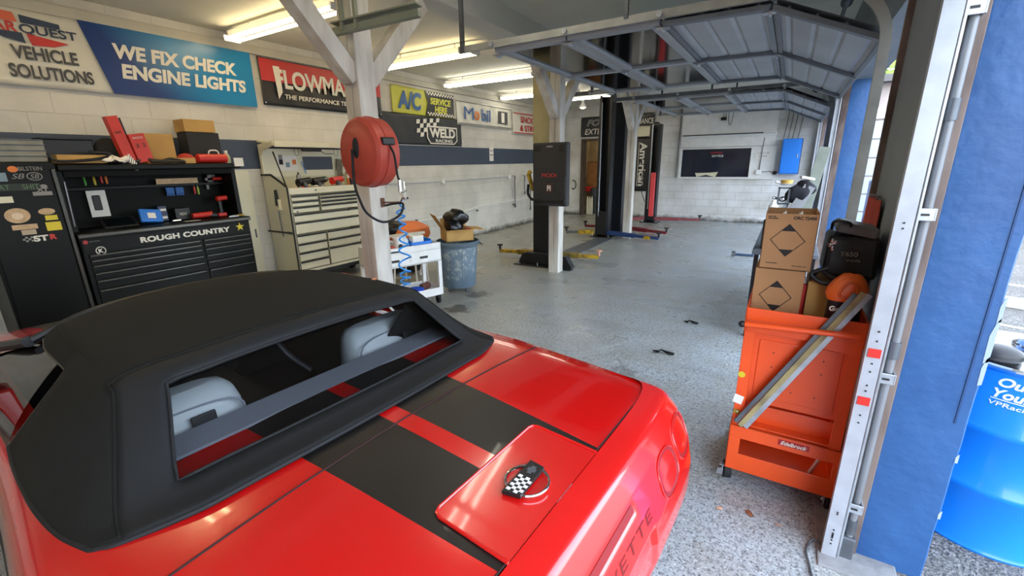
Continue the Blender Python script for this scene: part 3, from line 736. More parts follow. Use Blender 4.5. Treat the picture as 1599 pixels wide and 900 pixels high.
# bow seam, hem and glass surround beading
def up(p, h=.004): return Vector((p.x, p.y, p.z)) + Vector((.3, 0, 1)).normalized() * h
mb = MB(); mb.tube([up(at(3, j / K), .005) for j in range(int(2 * K), ncx - 2 * K + 1)], .0045, seg=6); mb.build('top_seam', m_top, top, smooth=True)
mb = MB(); mb.tube([Vector(D[i][0]) for i in range(5 * K, 0, -1)] + [Vector(D[0][j]) + Vector((.0, 0, -.002)) for j in range(ncx + 1)] + [Vector(D[i][ncx]) for i in range(1, 5 * K + 1)], .008, seg=8); mb.build('hem', m_topr, top, smooth=True)
for s_ in (0, 1):
    mir = lambda j: j if not s_ else ncx - j
    off = Vector((.001, -.004 if not s_ else .004, .004))
    mb = MB(); mb.tube([Vector(D[i][mir(c3)]) + off for i in range(len(D) - 1, 4 * K, -1)] + [Vector(D[i][mir(2 * K)]) + off for i in range(3 * K, 0, -1)], .0035, seg=6, smooth=3); mb.build('side_seam', m_top, top, smooth=True)
    mb = MB(); mb.tube([Vector(D[i][mir(2 * K)]) for i in range(len(D) - 1, 5 * K, -1)] + [Vector(D[5 * K][mir(j)]) for j in range(2 * K, -1, -1)], .006, seg=8); mb.build('window_piping', M('dark_grey_piping', '#3a3833', .6), top, smooth=True)
j0, j1 = int(3 * K), ncx - int(3 * K)
lo = [up(D[K][j], .006) for j in range(j0, j1 + 1)]; hi = [up(D[2 * K][j], .006) for j in range(j1, j0 - 1, -1)]
rt = [up(D[i][j1], .006) for i in range(K + 1, 2 * K)]; lf = [up(D[i][j0], .006) for i in range(2 * K - 1, K, -1)]
mb = MB(); mb.tube(lo + rt + hi + lf, .0045, seg=8, closed=True); mb.build('window_surround', m_topr, top, smooth=True)
t = NT('smoked_rear_glass', .05); gl = t.add('ShaderNodeBsdfGlossy'); gl.inputs['Roughness'].default_value = .03; tr = t.add('ShaderNodeBsdfTransparent'); tr.inputs[0].default_value = (.80, .82, .83, 1)
fr = t.add('ShaderNodeFresnel'); fr.inputs[0].default_value = 1.45; ms = t.add('ShaderNodeMixShader'); t.l.new(fr.outputs[0], ms.inputs[0]); t.l.new(tr.outputs[0], ms.inputs[1]); t.l.new(gl.outputs[0], ms.inputs[2]); t.l.new(ms.outputs[0], t.n['Material Output'].inputs[0]); m_cglass = t.m
m_sglass = m_cglass.copy(); m_sglass.name = 'dark_side_glass'
for nd in m_sglass.node_tree.nodes:
    if nd.bl_idname == 'ShaderNodeBsdfTransparent': nd.inputs[0].default_value = (.30, .31, .30, 1)
mb = MB(); mb.grid([[Vector(D[i][j]) - Vector((.0, 0, .004)) for j in range(j0 - 1, j1 + 2)] for i in range(K, 2 * K + 1)]); mb.build('rear_window', m_cglass, top, smooth=True)
# door glass, windscreen
for s_ in (-1, 1):
    rows = []
    for f in range(7):
        g_ = f / 6; z0 = .875 + .0 * g_; rows.append([])
        for x0, x1, zt, yt in ((-1.60, -1.72, 1.08, .62), (-1.9, -1.93, 1.078, .608), (-2.2, -2.08, 1.072, .59), (-2.62, -2.14, 1.065, .58)):
            q = g_; yy = .80 + (yt - .80) * (q ** 1.4); rows[-1].append((x0 + (x1 - x0) * q, s_ * yy, z0 + (zt - z0) * q))
    mb = MB(); mb.grid(rows); mb.build('door_window', m_sglass, car, smooth=True)
rows = []
for i in range(9):
    f = i / 8; rows.append([Vector((-2.17 - .62 * f - .16 * (1 - abs(u)) * f, u * (.60 + .14 * f), 1.158 - .235 * f - .10 * abs(u) ** 3 * (1 - f) * .9)) for u in [-1 + k / 8 for k in range(17)]])
mb = MB(); mb.grid(rows); mb.build('windscreen', m_sglass, car, smooth=True)
mb = MB()
for s_ in (-1, 1): mb.tube([(-2.15, s_ * .63, 1.07), (-2.45, s_ * .69, 1.0), (-2.80, s_ * .76, .90)], .022, seg=8)
mb.tube([(-2.16, -.62, 1.07), (-2.165, -.4, 1.14), (-2.175, 0, 1.162), (-2.165, .4, 1.14), (-2.16, .62, 1.07)], .018, seg=8, smooth=4)
mb.build('windscreen_frame', m_black, car, smooth=True)
# ---- cabin
m_gseat = M('grey_leather', '#cdd2d2', .5, var=.08, bump=.1, bscale=60); m_gdark = M('dark_grey_trim', '#989aa3', .7, bump=.2, bscale=200); m_int = M('black_interior', '#0f0f10', .7)
mb = MB(); rows = [[(x, y, z) for y in [-.66 + 1.32 * i / 12 for i in range(13)]] for x, z in ((-1.00, .920), (-1.01, .924), (-1.15, .922), (-1.165, .912), (-1.168, .86))]; mb.grid(rows)
mb.build('rear_shelf', m_gdark, car, label='grey carpeted shelf edge behind the seats')
mb = MB(); mb.b2(-2.8, -1.0, -.74, .74, .26, .30); mb.b2(-2.8, -1.0, -.74, -.70, .3, .86); mb.b2(-2.8, -1.0, .70, .74, .3, .86); mb.b2(-1.03, -1.0, -.7, .7, .3, .90); mb.b2(-2.86, -2.8, -.74, .74, .3, .86)
mb.b2(-2.7, -1.4, -.10, .10, .30, .62); mb.build('cabin_tub', m_int, car)
for s_ in (-1, 1):
    st = MB(); cy = s_ * .46
    rows = []
    for (z, x, w, th) in ((.50, -1.38, .23, .11), (.62, -1.33, .235, .11), (.76, -1.29, .235, .11), (.86, -1.275, .23, .105), (.93, -1.28, .222, .10), (.97, -1.29, .212, .088), (.994, -1.30, .19, .068), (1.005, -1.305, .15, .04)):
        ring = []
        for k in range(20):
            a = 2 * PI * k / 20; c_, s2 = math.cos(a), math.sin(a)
            ring.append((x + th * math.copysign(abs(c_) ** .6, c_) * .9, cy + w * math.copysign(abs(s2) ** .55, s2), z))
        ring.append(ring[0]); rows.append(ring)
    st.grid(rows); st.face([p for p in rows[-1][:-1]]); seat = st.build('seat_back', m_gseat, car, smooth=60)
    mb = MB(); mb.box((-1.168, cy + .07, .925), (.012, .075, .045), (0, -.2, 0)); mb.build('belt_guide', m_black, seat, bevel=.004)
    mb = MB(); mb.tube([(-1.19, cy - .2, .80), (-1.185, cy - .19, .945), (-1.205, cy, .965), (-1.185, cy + .19, .945), (-1.19, cy + .2, .80)], .004, seg=6, smooth=5); mb.build('seat_piping', m_gdark, seat, smooth=True)
    mb = MB(); mb.box((-1.66, cy, .42), (.52, .48, .16)); mb.build('seat_cushion', m_gseat, car, bevel=.05)
mb = MB(); mb.b2(-2.78, -2.42, -.70, .70, .60, .86); mb.box((-2.42, 0, .66), (.12, .42, .24), (0, .3, 0)); ds = mb.build('dashboard', m_int, car, bevel=.03)
mb = MB()
for i in range(9):
    for j in range(3): mb.box((-2.352 - j * .01, -.16 + i * .04, .70 + j * .035), (.006, .026, .014), (0, .3, 0))
mb.build('dash_button', m_dgalv, ds)
mb = MB(); mb.tube([(-2.22 + .06 * math.sin(a), -.375 + .18 * math.cos(a), .76 + .17 * math.sin(a)) for a in [2 * PI * k / 28 for k in range(28)]], .014, seg=8, closed=True); mb.bar((-2.22, -.55, .76), (-2.22, -.2, .76), .04, .02); mb.cyl((-2.22, -.375, .76), (-2.42, -.375, .72), .03); mb.build('steering_wheel', m_int, car, smooth=True)
for s_ in (1,):
    mb = MB(); mb.poly([(-1.12, s_ * .49, 1.10), (-1.14, s_ * .70, .91), (-1.22, s_ * .30 if False else s_ * .40, .90)], (-.006, 0, 0)); mb.build('inner_quarter_panel', m_int, car)
for y in (-.06, .14, .24): 
    mb = MB(); mb.box((-1.30, y, 1.135), (.02, .012, .05)); mb.build('top_latch', m_dgalv, car)
mb = MB(); mb.tube([(-1.35, -.07, 1.14), (-1.30, -.02, 1.0), (-1.22, .03, .92)], .012, seg=8, smooth=4); mb.build('top_strut', m_black, car, smooth=True)
# fallen leaf on the fabric top
mb = MB(); p = loc_leaf = Vector((-1.36, .50, 1.176)); mb.grid([[(-.014, -.009, 0), (-.006, 0, .006), (-.012, .010, 0)], [(0, -.013, .002), (0, 0, .008), (0, .013, .002)], [(.015, -.007, 0), (.010, 0, .006), (.014, .008, .001)]])
lf = mb.build('fallen_leaf', M('dry_leaf', '#d98f68', .8), None, solid=.0015)
_c = math.radians(-3.4); wx = -.40 + math.cos(_c) * (-1.36) - math.sin(_c) * .50; wy = .888 + math.sin(_c) * (-1.36) + math.cos(_c) * .50
tag(lf, 'small pinkish dry leaf lying on the black fabric car top', 'leaf', None, (wx, wy, 1.192))
# ================================================================= LEFT WALL: BANNERS
# frames on the left wall: local x runs along the wall (+Y), local -y looks into the room (+X)
R90 = PI / 2
def banner(name, label, y0, y1, z0, z1, mat, cat='banner', off=.03, wav=.008, sag=.0, parts=None, x=-6.55, rz=R90, loc=None):
    w = y1 - y0; h = z1 - z0
    r = thing(name, label, cat, loc or (x + off, (y0 + y1) / 2, (z0 + z1) / 2), rz)
    mb = MB(); rows = []
    for i in range(15):
        v = i / 14; rows.append([(-w / 2 + w * j / 60, -wav * math.sin(j * .55 + i * .35) * (1 - .3 * v) - .004, -h / 2 + h * v + sag * ((j / 30 - 1) ** 2 - 1) * 1.0) for j in range(61)])
    mb.grid(rows); mb.build('banner_cloth', mat, r, smooth=True, solid=.002)
    mb = MB()
    for sx in (-1, 1):
        for sz in (-1, 1): mb.cyl((sx * (w / 2 - .03), -.012 - wav, sz * (h / 2 - .03)), (sx * (w / 2 - .03), .012, sz * (h / 2 - .03)), .012, seg=10)
    mb.build('grommet', m_galv, r); return r, w, h
m_bwhite = M('banner_white', '#d8d5c8', .45); t = NT('banner_blue', .3); x, y, z = t.sep(); t.color(t.mix(t.ramp(t.math('ADD', t.math('ADD', x, t.math('MULTIPLY', z, .8)), t.math('MULTIPLY', t.noise(2.5, 3), .35)), .35, 1.75), hx('#1b3a78'), hx('#1f83ba'))); m_bblue = t.m
m_bred = M('banner_red', '#c23436', .45); m_bblack = M('banner_black', '#1f1f22', .45); m_bgrey = M('banner_grey', '#2b2e31', .5)
m_byel = M('banner_yellow', '#c9c84a', .5); m_letter = M('lettering_white', '#e6e2d6', .6); m_lettk = M('lettering_dark_grey', '#4a4a4c', .6)
m_lred = M('lettering_red', '#c53a35', .55); m_lblue = M('lettering_blue', '#2f5f9e', .55); m_lnavy = M('lettering_navy', '#2e3d55', .6); m_lor = M('lettering_orange', '#e07a2c', .5)
FR = -.024  # lettering sits just in front of the cloth
def letter(s, h, par, mat, x, z, w=None, **k): return txt(s, h, par, mat, (x, FR, z), w, **k)
def fpoly(par, mat, pts, name='printed_shape', y=FR + .002, th=.0015):
    mb = MB(); mb.poly([(x, y, z) for x, z in pts], (0, -th, 0)); return mb.build(name, mat, par)
# 1. long parts-store banner: white half and blue half
r, w, h = banner('vinyl_banner', 'long white and blue banner reading WE FIX CHECK ENGINE LIGHTS, nearest on the left wall', .62, 3.80, 2.55, 3.245, m_bwhite)
X = lambda y: y - (0.62 + 3.80) / 2
fpoly(r, m_bblue, [(X(2.03), .345), (X(3.795), .345), (X(3.795), -.345), (X(2.20), -.345)], 'blue_field')
letter('WE FIX CHECK', .155, r, m_letter, X(2.93), .10, 1.30, bold=.042, shear=.12).location.y = -.004
letter('ENGINE LIGHTS', .155, r, m_letter, X(2.99), -.10, 1.36, bold=.042, shear=.12).location.y = -.004
letter('VEHICLE', .125, r, m_lettk, X(1.72), -.045, .48, bold=.03)
letter('SOLUTIONS', .125, r, m_lettk, X(1.74), -.215, .62, bold=.03)
fpoly(r, M('logo_orange', '#d8674a', .5), [(X(1.30), .31), (X(1.56), .30), (X(1.58), .22), (X(1.26), .22)], 'logo_shape', FR + .0)
fpoly(r, m_lnavy, [(X(1.60), .29), (X(1.88), .26), (X(1.88), .215), (X(1.60), .22)], 'logo_shape', FR + .0)
fpoly(r, m_lred, [(X(1.62), .13), (X(1.92), .09), (X(1.80), .04), (X(1.64), .03)], 'logo_shape', FR + .0)
fpoly(r, m_lnavy, [(X(1.34), .13), (X(1.59), .13), (X(1.60), .04), (X(1.46), .07)], 'logo_shape', FR + .0)
letter('CAR', .095, r, m_lred, X(1.44), .172, .26, bold=.03)
letter('QUEST', .095, r, m_lnavy, X(1.79), .165, .42, bold=.02)
# 2. red and black exhaust banner
r, w, h = banner('vinyl_banner', 'red over black banner reading FLOWMASTER, partly hidden by the near post', 3.90, 6.10, 2.60, 3.225, m_bblack, wav=.005)
X = lambda y: y - 5.0
fpoly(r, m_bred, [(-1.09, .30), (1.09, .30), (1.09, .01), (-1.09, .01)], 'red_field')
letter('FLOWMASTER', .26, r, m_letter, .02, .06, 1.80, bold=.028).location.y = -.003
mb = MB(); mb.poly([(-.90, FR - .003, .22), (-.80, FR - .003, .22), (-.80, FR - .003, -.12), (-.87, FR - .003, -.22)], (0, -.001, 0)); mb.build('logo_bar', m_letter, r)
letter('THE PERFORMANCE TECHNOLOGY', .065, r, m_letter, .08, -.175, 1.70, bold=.02, shear=.1)
# 3. yellow service banner
r, w, h = banner('vinyl_banner', 'yellow and black A/C service here banner with chequered edges', 6.37, 8.21, 2.70, 3.185, m_byel, wav=.004)
fpoly(r, m_bblack, [(-.02, .235), (.90, .235), (.90, -.235), (-.02, -.235), (.06, 0)], 'black_field')
letter('A/C', .33, r, m_lblue, -.46, 0, .66, bold=.04, shear=.15)
letter('SERVICE', .13, r, m_byel, .46, .055, .66, bold=.04, shear=.1).location.y = -.003
letter('HERE', .13, r, m_byel, .46, -.10, .40, bold=.04, shear=.1).location.y = -.003
for zz in (.165, -.225):
    mb = MB()
    for i in range(20):
        for j in range(2):
            if (i + j) % 2: mb.b2(.03 + i * .043, .03 + i * .043 + .043, FR - .003, FR - .0015, zz + j * .03, zz + .03 + j * .03)
    mb.build('chequered_edge', m_letter, r)
# 4. wheel maker banner
r, w, h = banner('vinyl_banner', 'dark grey WELD RACING banner with a chequered flag logo under the yellow one', 6.05, 8.45, 2.13, 2.70, m_bgrey, wav=.004, off=.022)
fpoly(r, m_letter, [(.02, .10), (1.02, .10), (1.02, -.18), (.90, -.26), (.12, -.26), (.02, -.14)], 'logo_outline')
fpoly(r, m_bgrey, [(.05, .07), (.99, .07), (.99, -.17), (.90, -.235), (.13, -.235), (.05, -.13)], 'logo_field', FR - .0005)
letter('WELD', .19, r, m_letter, .52, -.035, .84, bold=.04).location.y = -.004
letter('RACING', .065, r, m_letter, .56, -.19, .56, bold=.03).location.y = -.004
mb = MB()
for i in range(7):
    for j in range(4):
        if (i + j) % 2: x0 = -.28 + i * .10; z0 = -.14 + j * .085 + i * .01; mb.poly([(x0, FR - .001, z0), (x0 + .1, FR - .001, z0 + .01), (x0 + .12, FR - .001, z0 + .09), (x0 + .02, FR - .001, z0 + .085)], (0, -.0008, 0)) if (j > 1 or i < 3) else None
mb.build('flag_chequers', m_letter, r)
# 5. oil banner
r, w, h = banner('vinyl_banner', 'white Mobil 1 motor oil banner with blue letters and a red o', 8.30, 10.62, 2.60, 3.12, m_bwhite, wav=.010)
fpoly(r, m_lettk, [(-1.12, .235), (1.12, .235), (1.12, .222), (-1.12, .222)], 'border_line'); fpoly(r, m_lettk, [(-1.12, -.235), (1.12, -.235), (1.12, -.222), (-1.12, -.222)], 'border_line')
letter('M', .27, r, m_lblue, -.72, .0, .36); letter('o', .20, r, m_lor, -.40, -.03, .20, bold=.04); letter('bil', .27, r, m_lblue, -.03, .0, .38, bold=.015)
fpoly(r, m_lettk, [(.50, .15), (.95, .15), (.95, -.15), (.50, -.15)], 'black_box'); letter('1', .24, r, m_letter, .72, 0, .14, bold=.04).location.y = -.003
# 6. shocks banner
r, w, h = banner('vinyl_banner', 'small white banner reading SHOCKS & STRUTS in red, beside the lift column', 10.70, 12.35, 2.50, 3.07, m_bwhite, wav=.004)
fpoly(r, m_lred, [(-.80, .26), (.80, .26), (.80, .235), (-.80, .235)], 'border_line'); fpoly(r, m_lred, [(-.80, -.26), (.80, -.26), (.80, -.235), (-.80, -.235)], 'border_line')
letter('SHOCKS', .16, r, m_lred, .12, .10, 1.10, bold=.018); letter('& STRUTS', .16, r, m_lred, .12, -.12, 1.15, bold=.018)
# back wall banners
r, w, h = banner('vinyl_banner', 'dark banner with jagged EXTREME lettering over the back doorway', -5.95, -4.75, 2.52, 3.12, m_bgrey, wav=.003, rz=0, loc=(-5.42, 14.16, 2.82))
letter('FORD', .20, r, m_lblg, .05, .12, .9, bold=.05, shear=.3); letter('EXTREME', .17, r, m_letter, .05, -.15, 1.0, bold=.01, shear=.2)
r, w, h = banner('vinyl_banner', 'black banner lettered PERFORMANCE high on the back wall beside the red lift column', 0, 1.0, 0, .36, m_bblack, wav=.003, rz=0, loc=(-4.16, 14.16, 2.95))
letter('PERFORMANCE', .15, r, m_letter, .0, -.05, .94, bold=.01)
letter('motorsport', .08, r, m_lblg, .1, .10, .5)
r, w, h = banner('vinyl_banner', 'tall black American Racing banner with white lettering running downward', 0, .86, 0, 1.62, m_bblack, wav=.003, rz=0, loc=(-4.06, 14.16, 1.64))
letter('American', .22, r, m_letter, .12, .0, 1.30, bold=.03, rot=-PI / 2); letter('Racing', .22, r, m_letter, -.22, -.08, 1.0, bold=.03, rot=-PI / 2)
fpoly(r, m_letter, [(-.03, .66), (-.015, .66), (-.015, -.66), (-.03, -.66)], 'underline')
r, w, h = banner('paper_poster', 'blank beige poster above the tall black banner on the back wall', 0, .80, 0, .30, m_cream, 'poster', wav=.001, rz=0, loc=(-4.05, 14.17, 2.61))

# small things on the left wall
def wallthing(name, label, cat, y, z, group=None): return thing(name, label, cat, (-6.546, y, z), R90, group)
r = wallthing('wall_notice', 'small white notice pinned to the dark wall stripe', 'sign', 9.68, 1.97)
mb = MB(); mb.b2(-.09, .09, -.006, 0, -.17, .17); mb.build('paper', m_lbl, r); letter('NO', .05, r, m_lettk, 0, .08).location.y = FR * -1 - .008; letter('SMOKING', .03, r, m_lettk, 0, -.02, .12).location.y = FR * -1 - .008
r = wallthing('electrical_conduit', 'thin grey conduit running along the white left wall with round boxes', 'conduit', 8.6, 1.375)
mb = MB(); mb.tube([(-2.9, -.02, .015), (-.9, -.02, 0), (1.9, -.02, .01)], .011, seg=8); mb.build('pipe', m_rail, r, smooth=True)
for x in (-.89, 1.88): mb = MB(); mb.cyl((x, -.045, 0), (x, 0, 0), .055, seg=20); mb.build('round_box', m_white, r, smooth=40, bevel=.004)
r = wallthing('air_line', 'thin white air pipe running low along the left wall', 'pipe', 8.4, .62)
mb = MB(); mb.tube([(-2.9, -.03, -.05), (-.2, -.03, .0), (.6, -.03, .10), (3.5, -.03, .13)], .013, seg=8); mb.build('pipe', m_white, r, smooth=True)
for x in (-1.6, .55, 2.3): mb = MB(); mb.cyl((x, -.05, .0), (x, .0, .0), .02, seg=10); mb.build('pipe_clip', m_dgalv, r)
for k, (y, L, lab) in enumerate(((10.68, .75, 'leftmost of the three pry tools hanging on the left wall'), (11.22, .42, 'middle, shortest tool hanging on the left wall'), (11.55, .90, 'rightmost dark pry tool hanging on the left wall'))):
    r = wallthing('pry_tool', lab, 'hand tool', y, 1.36, 'steel hand tools hanging on the left wall'); r.location.x += .04
    mb = MB(); mb.tube([(0, -.05, .03), (0, -.04, -.1), (.01, -.04, -L)], [.018, .014, .012], seg=8); mb.build('shaft', m_dgalv if k != 2 else m_blackp, r, smooth=True)
    mb = MB(); mb.box((.012, -.04, -L - .03), (.07, .02, .08)); mb.build('jaw', m_dgalv, r, bevel=.006)
    mb = MB(); mb.cyl((0, -.06, .04), (0, .04, .04), .008, seg=8); mb.build('hook', m_steel, r)
r = wallthing('painted_cabinet_door', 'flat white panel door standing against the wall left of the cream tool cabinet', 'panel', 3.30, .86)
mb = MB(); mb.b2(-.22, .22, -.03, 0, -.86, .84); mb.b2(-.18, .18, -.034, -.03, -.78, .76); mb.build('door_leaf', m_cream, r, bevel=.004)
mb = MB(); mb.b2(.165, .18, -.05, -.03, -.1, .02); mb.build('handle', m_dgalv, r)

# ================================================================= BLACK TOOL CHEST WITH HUTCH AND LOCKER
m_chest = M('black_chest_enamel', '#0d0d0a', .42, var=.2, vscale=2, spec=.22); m_pull = M('drawer_pull', '#5d5d59', .25, .8); m_inside = M('black_pegboard', '#0c0c0a', .6, spec=.2)
# locker
LK = thing('tool_locker', 'tall black steel side locker covered in stickers, left of the black tool chest', 'locker', (-5.95, 1.15, 0), R90)
mb = MB(); mb.b2(-.29, .275, 0, .56, .14, 1.82); mb.b2(-.29, .275, .03, .56, .08, .14); mb.build('locker_body', m_chest, LK, bevel=.008)
mb = MB(); mb.b2(-.265, .225, -.022, -.001, .18, 1.76); mb.build('door', m_chest, LK, bevel=.006)
mb = MB(); mb.b2(.23, .262, -.03, 0, .20, 1.76); mb.build('door_pull', m_pull, LK, bevel=.008)
def sticker(par, mat, y, z, w, h, rd=False, rot=0, fy=-.0235, name='sticker'):
    mb = MB(); x = y - 1.15
    if rd: pts = [(x + w / 2 * math.cos(a), fy, z + h / 2 * math.sin(a)) for a in [2 * PI * k / 24 for k in range(24)]]
    else:
        c, s_ = math.cos(rot), math.sin(rot); pts = [(x + a * c - b * s_, fy, z + a * s_ + b * c) for a, b in ((-w / 2, -h / 2), (w / 2, -h / 2), (w / 2, h / 2), (-w / 2, h / 2))]
    mb.poly(pts, (0, -.0012, 0)); return mb.build(name, mat, par)
def stext(par, s, h, mat, y, z, w=None, **k):
    return txt(s, h, par, mat, (y - 1.15, -.0255, z), w, name='sticker_lettering', **k)
m_tan = M('sticker_tan', '#cfae86', .6, var=.2, vscale=30); m_sage = M('sticker_sage', '#5f7a5a', .6); m_sy = M('sticker_yellow', '#d9c32a', .5); m_sb = M('sticker_blue_grey', '#7d95a3', .6)
m_sdark = M('sticker_dark', '#26312a', .6)
sticker(LK, m_lor, 1.135, 1.762, .065, .055, True); stext(LK, 'BILSTEIN', .035, m_lblg, 1.245, 1.765, .155)
sticker(LK, m_lblg, 1.26, 1.695, .105, .075, True); sticker(LK, m_chest, 1.26, 1.695, .09, .062, True, fy=-.0245); stext(LK, 'SB', .04, m_lblg, 1.26, 1.695, .06, shear=.3).location.y = -.0015
stext(LK, 'SB', .045, m_lblg, 1.155, 1.70, .085, shear=.4)
sticker(LK, m_sb, 1.04, 1.695, .09, .075); sticker(LK, m_sdark, 1.13, 1.605, .30, .06); stext(LK, 'EAT     SHIT', .045, m_sage, 1.13, 1.605, .28); sticker(LK, m_lblg, 1.30, 1.605, .05, .035, True)
sticker(LK, m_lblg, 1.28, 1.54, .13, .035); stext(LK, 'XT', .03, m_lblg, 1.285, 1.575, .08, bold=.04)
sticker(LK, m_cream, 1.02, 1.50, .12, .055)
sticker(LK, m_tan, 1.075, 1.355, .165, .135, True); sticker(LK, M('sticker_skin', '#e2cdb0', .6), 1.075, 1.352, .075, .06, True, fy=-.0245)
sticker(LK, m_tan, 1.27, 1.375, .115, .06, True)
sticker(LK, m_sy, 1.29, 1.315, .085, .045); sticker(LK, m_sy, 1.29, 1.235, .105, .08)
sticker(LK, m_tan, 1.10, 1.25, .165, .045); sticker(LK, M('sticker_beige', '#b9a68c', .6), 1.115, 1.20, .095, .045)
stext(LK, 'ST', .055, m_letter, 1.18, 1.135, .10, bold=.04); stext(LK, 'R', .05, m_lred, 1.265, 1.138, .05, bold=.05)
mb = MB()
for i in range(5):
    for j in range(3):
        if (i + j) % 2: mb.b2(-.09 + i * .018, -.072 + i * .018, -.0248, -.0236, 1.112 + j * .016 - i * .0, 1.128 + j * .016)
mb.build('sticker_chequers', m_lblg, LK)
# drawer chest
TC = thing('drawer_chest', 'wide black tool chest with slim drawers, ROUGH COUNTRY lettering and a yellow star', 'tool chest', (-5.95, 2.28, 0), R90)
mb = MB(); mb.b2(-.84, .83, .0, .56, .16, 1.10); mb.b2(-.85, .84, -.02, .56, 1.10, 1.135); mb.b2(-.82, .81, .03, .54, .11, .16); mb.build('chest_body', m_chest, TC, bevel=.006)
mb = MB(); mb.b2(-.85, .84, -.045, -.02, 1.085, 1.13); mb.build('front_rail', m_pull, TC, bevel=.01)
mb = MB(); mb.b2(-.83, .82, -.012, 0, .93, 1.07); mb.build('lettered_panel', m_chest, TC, bevel=.003)
def dtext(s, h, mat, x, z, w=None, **k): return txt(s, h, TC, mat, (x, -.0135, z), w, **k)
dtext('ROUGH COUNTRY', .062, m_letter, .11, 1.0, .93, bold=.045, spacing=1.05)
mb = MB(); mb.poly([(.70 + (.055 if k % 2 == 0 else .022) * math.sin(2 * PI * k / 10), -.0125, 1.012 + (.055 if k % 2 == 0 else .022) * math.cos(2 * PI * k / 10)) for k in range(10)], (0, -.002, 0)); mb.build('star_sticker', m_sy, TC, label='yellow five-pointed star sticker')
def disc(par, mat, x, z, r, y, name): mb = MB(); mb.poly([(x + r * math.cos(a), y, z + r * math.sin(a)) for a in [2 * PI * k / 24 for k in range(24)]], (0, -.001, 0)); return mb.build(name, mat, par)
disc(TC, m_letter, -.70, .945, .042, -.0125, 'round_sticker'); disc(TC, m_chest, -.70, .945, .034, -.0136, 'round_sticker_field'); txt('K', .04, TC, m_letter, (-.70, -.0148, .945), bold=.05)
disc(TC, m_lred, -.80, 1.045, .02, -.0135, 'round_red_sticker'); txt('service', .012, TC, m_lblg, (-.73, -.0135, 1.048), .08)
def drawers(par, x0, x1, zs_, pull=m_pull, body=m_chest, py=-.012):
    for a, b in zip(zs_, zs_[1:]):
        mb = MB(); mb.b2(x0, x1, py, .0, b + .004, a - .004); d = mb.build('drawer', body, par, bevel=.003)
        mb = MB(); mb.b2(x0 + .005, x1 - .005, py - .016, py, a - .026, a - .008); mb.build('drawer_pull', pull, d, bevel=.004)
drawers(TC, -.80, .22, (.92, .865, .81, .73, .65, .55, .38, .20)); drawers(TC, .25, .80, (.92, .865, .81, .73, .65, .55, .38, .20))
for sx in (-.7, .7):
    for sy in (.08, .48):
        mb = MB(); mb.cyl((sx - .02, sy, .055), (sx + .02, sy, .055), .055, seg=18); mb.box((sx, sy, .09), (.07, .08, .05)); mb.build('caster', m_rubber, TC)
# hutch
HU = thing('tool_hutch', 'black open hutch with pegboard back standing on the drawer chest', 'tool hutch', (-5.95, 2.28, 1.138), R90)
mb = MB(); mb.b2(-.84, -.79, .12, .54, 0, .60); mb.b2(.78, .83, .12, .54, 0, .60); mb.b2(-.84, .83, .50, .54, 0, .60); mb.build('hutch_body', m_chest, HU, bevel=.004)
mb = MB(); mb.b2(-.845, .85, -.01, .55, .60, .66); mb.build('lid', m_chest, HU, bevel=.012)
mb = MB(); mb.b2(-.79, .78, .10, .16, .54, .60); mb.b2(-.79, .78, .49, .50, .02, .58); mb.build('pegboard', m_inside, HU)
mb = MB(); mb.b2(-.79, .78, .36, .49, .40, .43); mb.build('shelf', m_chest, HU, bevel=.003)
mb = MB(); mb.tube([(-.815, .11, .06), (-.80, .10, .5)], .008, seg=8); mb.build('lid_strut', m_steel, HU)
mb = MB(); mb.b2(.60, .72, -.002, .0, .005, .02); mb.build('badge_plate', m_steel, HU)
# things in the hutch: local helper, positions in chest frame
def hut(name, label, cat, y, z, dx=.30, group=None): return thing(name, label, cat, (-5.95 - dx, y, z), R90, group)
def flat_ob(r, nm, mat, w, d, h, bv=.006): mb = MB(); mb.b2(-w / 2, w / 2, -d / 2, d / 2, 0, h); return mb.build(nm, mat, r, bevel=bv)
r = hut('tablet_scanner', 'black tablet scanner leaning in the left of the open hutch', 'tablet', 1.83, 1.142, .10)
mb = MB(); mb.box((0, .04, .055), (.30, .02, .17), (-1.0, 0, 0)); mb.build('tablet_case', m_black, r, bevel=.01)
mb = MB(); mb.box((0, .028, .063), (.25, .004, .13), (-1.0, 0, 0)); mb.build('screen', M('dark_screen', '#0b1014', .12), r)
r = hut('blue_meter_case', 'bright blue square case with a pale label in the hutch', 'case', 2.15, 1.142, .22)
mb = MB(); mb.box((0, 0, .085), (.21, .05, .155), (-.45, .12, 0)); mb.build('case_shell', m_bluep, r, bevel=.012)
mb = MB(); mb.box((.0, -.031, .092), (.075, .003, .065), (-.45, .12, 0)); mb.build('label_sticker', m_lbl, r)
for k, (y, w) in enumerate(((2.68, .22),)):
    r = hut('red_cordless_tool', 'red and black hand tool lying in the middle of the hutch floor', 'power tool', y, 1.142, .2)
    mb = MB(); mb.cyl((-.12, 0, .04), (.10, 0, .045), .032, .036, 14); mb.build('tool_body', m_red, r, smooth=40); mb = MB(); mb.bar((.04, 0, .04), (.15, -.03, .03), .045, .045); mb.build('grip', m_black, r, bevel=.01)
r = hut('impact_driver', 'red and black cordless driver standing at the right of the hutch', 'power tool', 2.92, 1.142, .25)
mb = MB(); mb.cyl((-.03, 0, .22), (.09, 0, .23), .032, .03, 14); mb.build('tool_head', m_red, r, smooth=40); mb = MB(); mb.bar((0, 0, .03), (.0, 0, .20), .035, .045); mb.build('grip', m_black, r, bevel=.012); mb = MB(); mb.box((0, 0, .022), (.10, .07, .045)); mb.build('battery', m_red, r, bevel=.008)
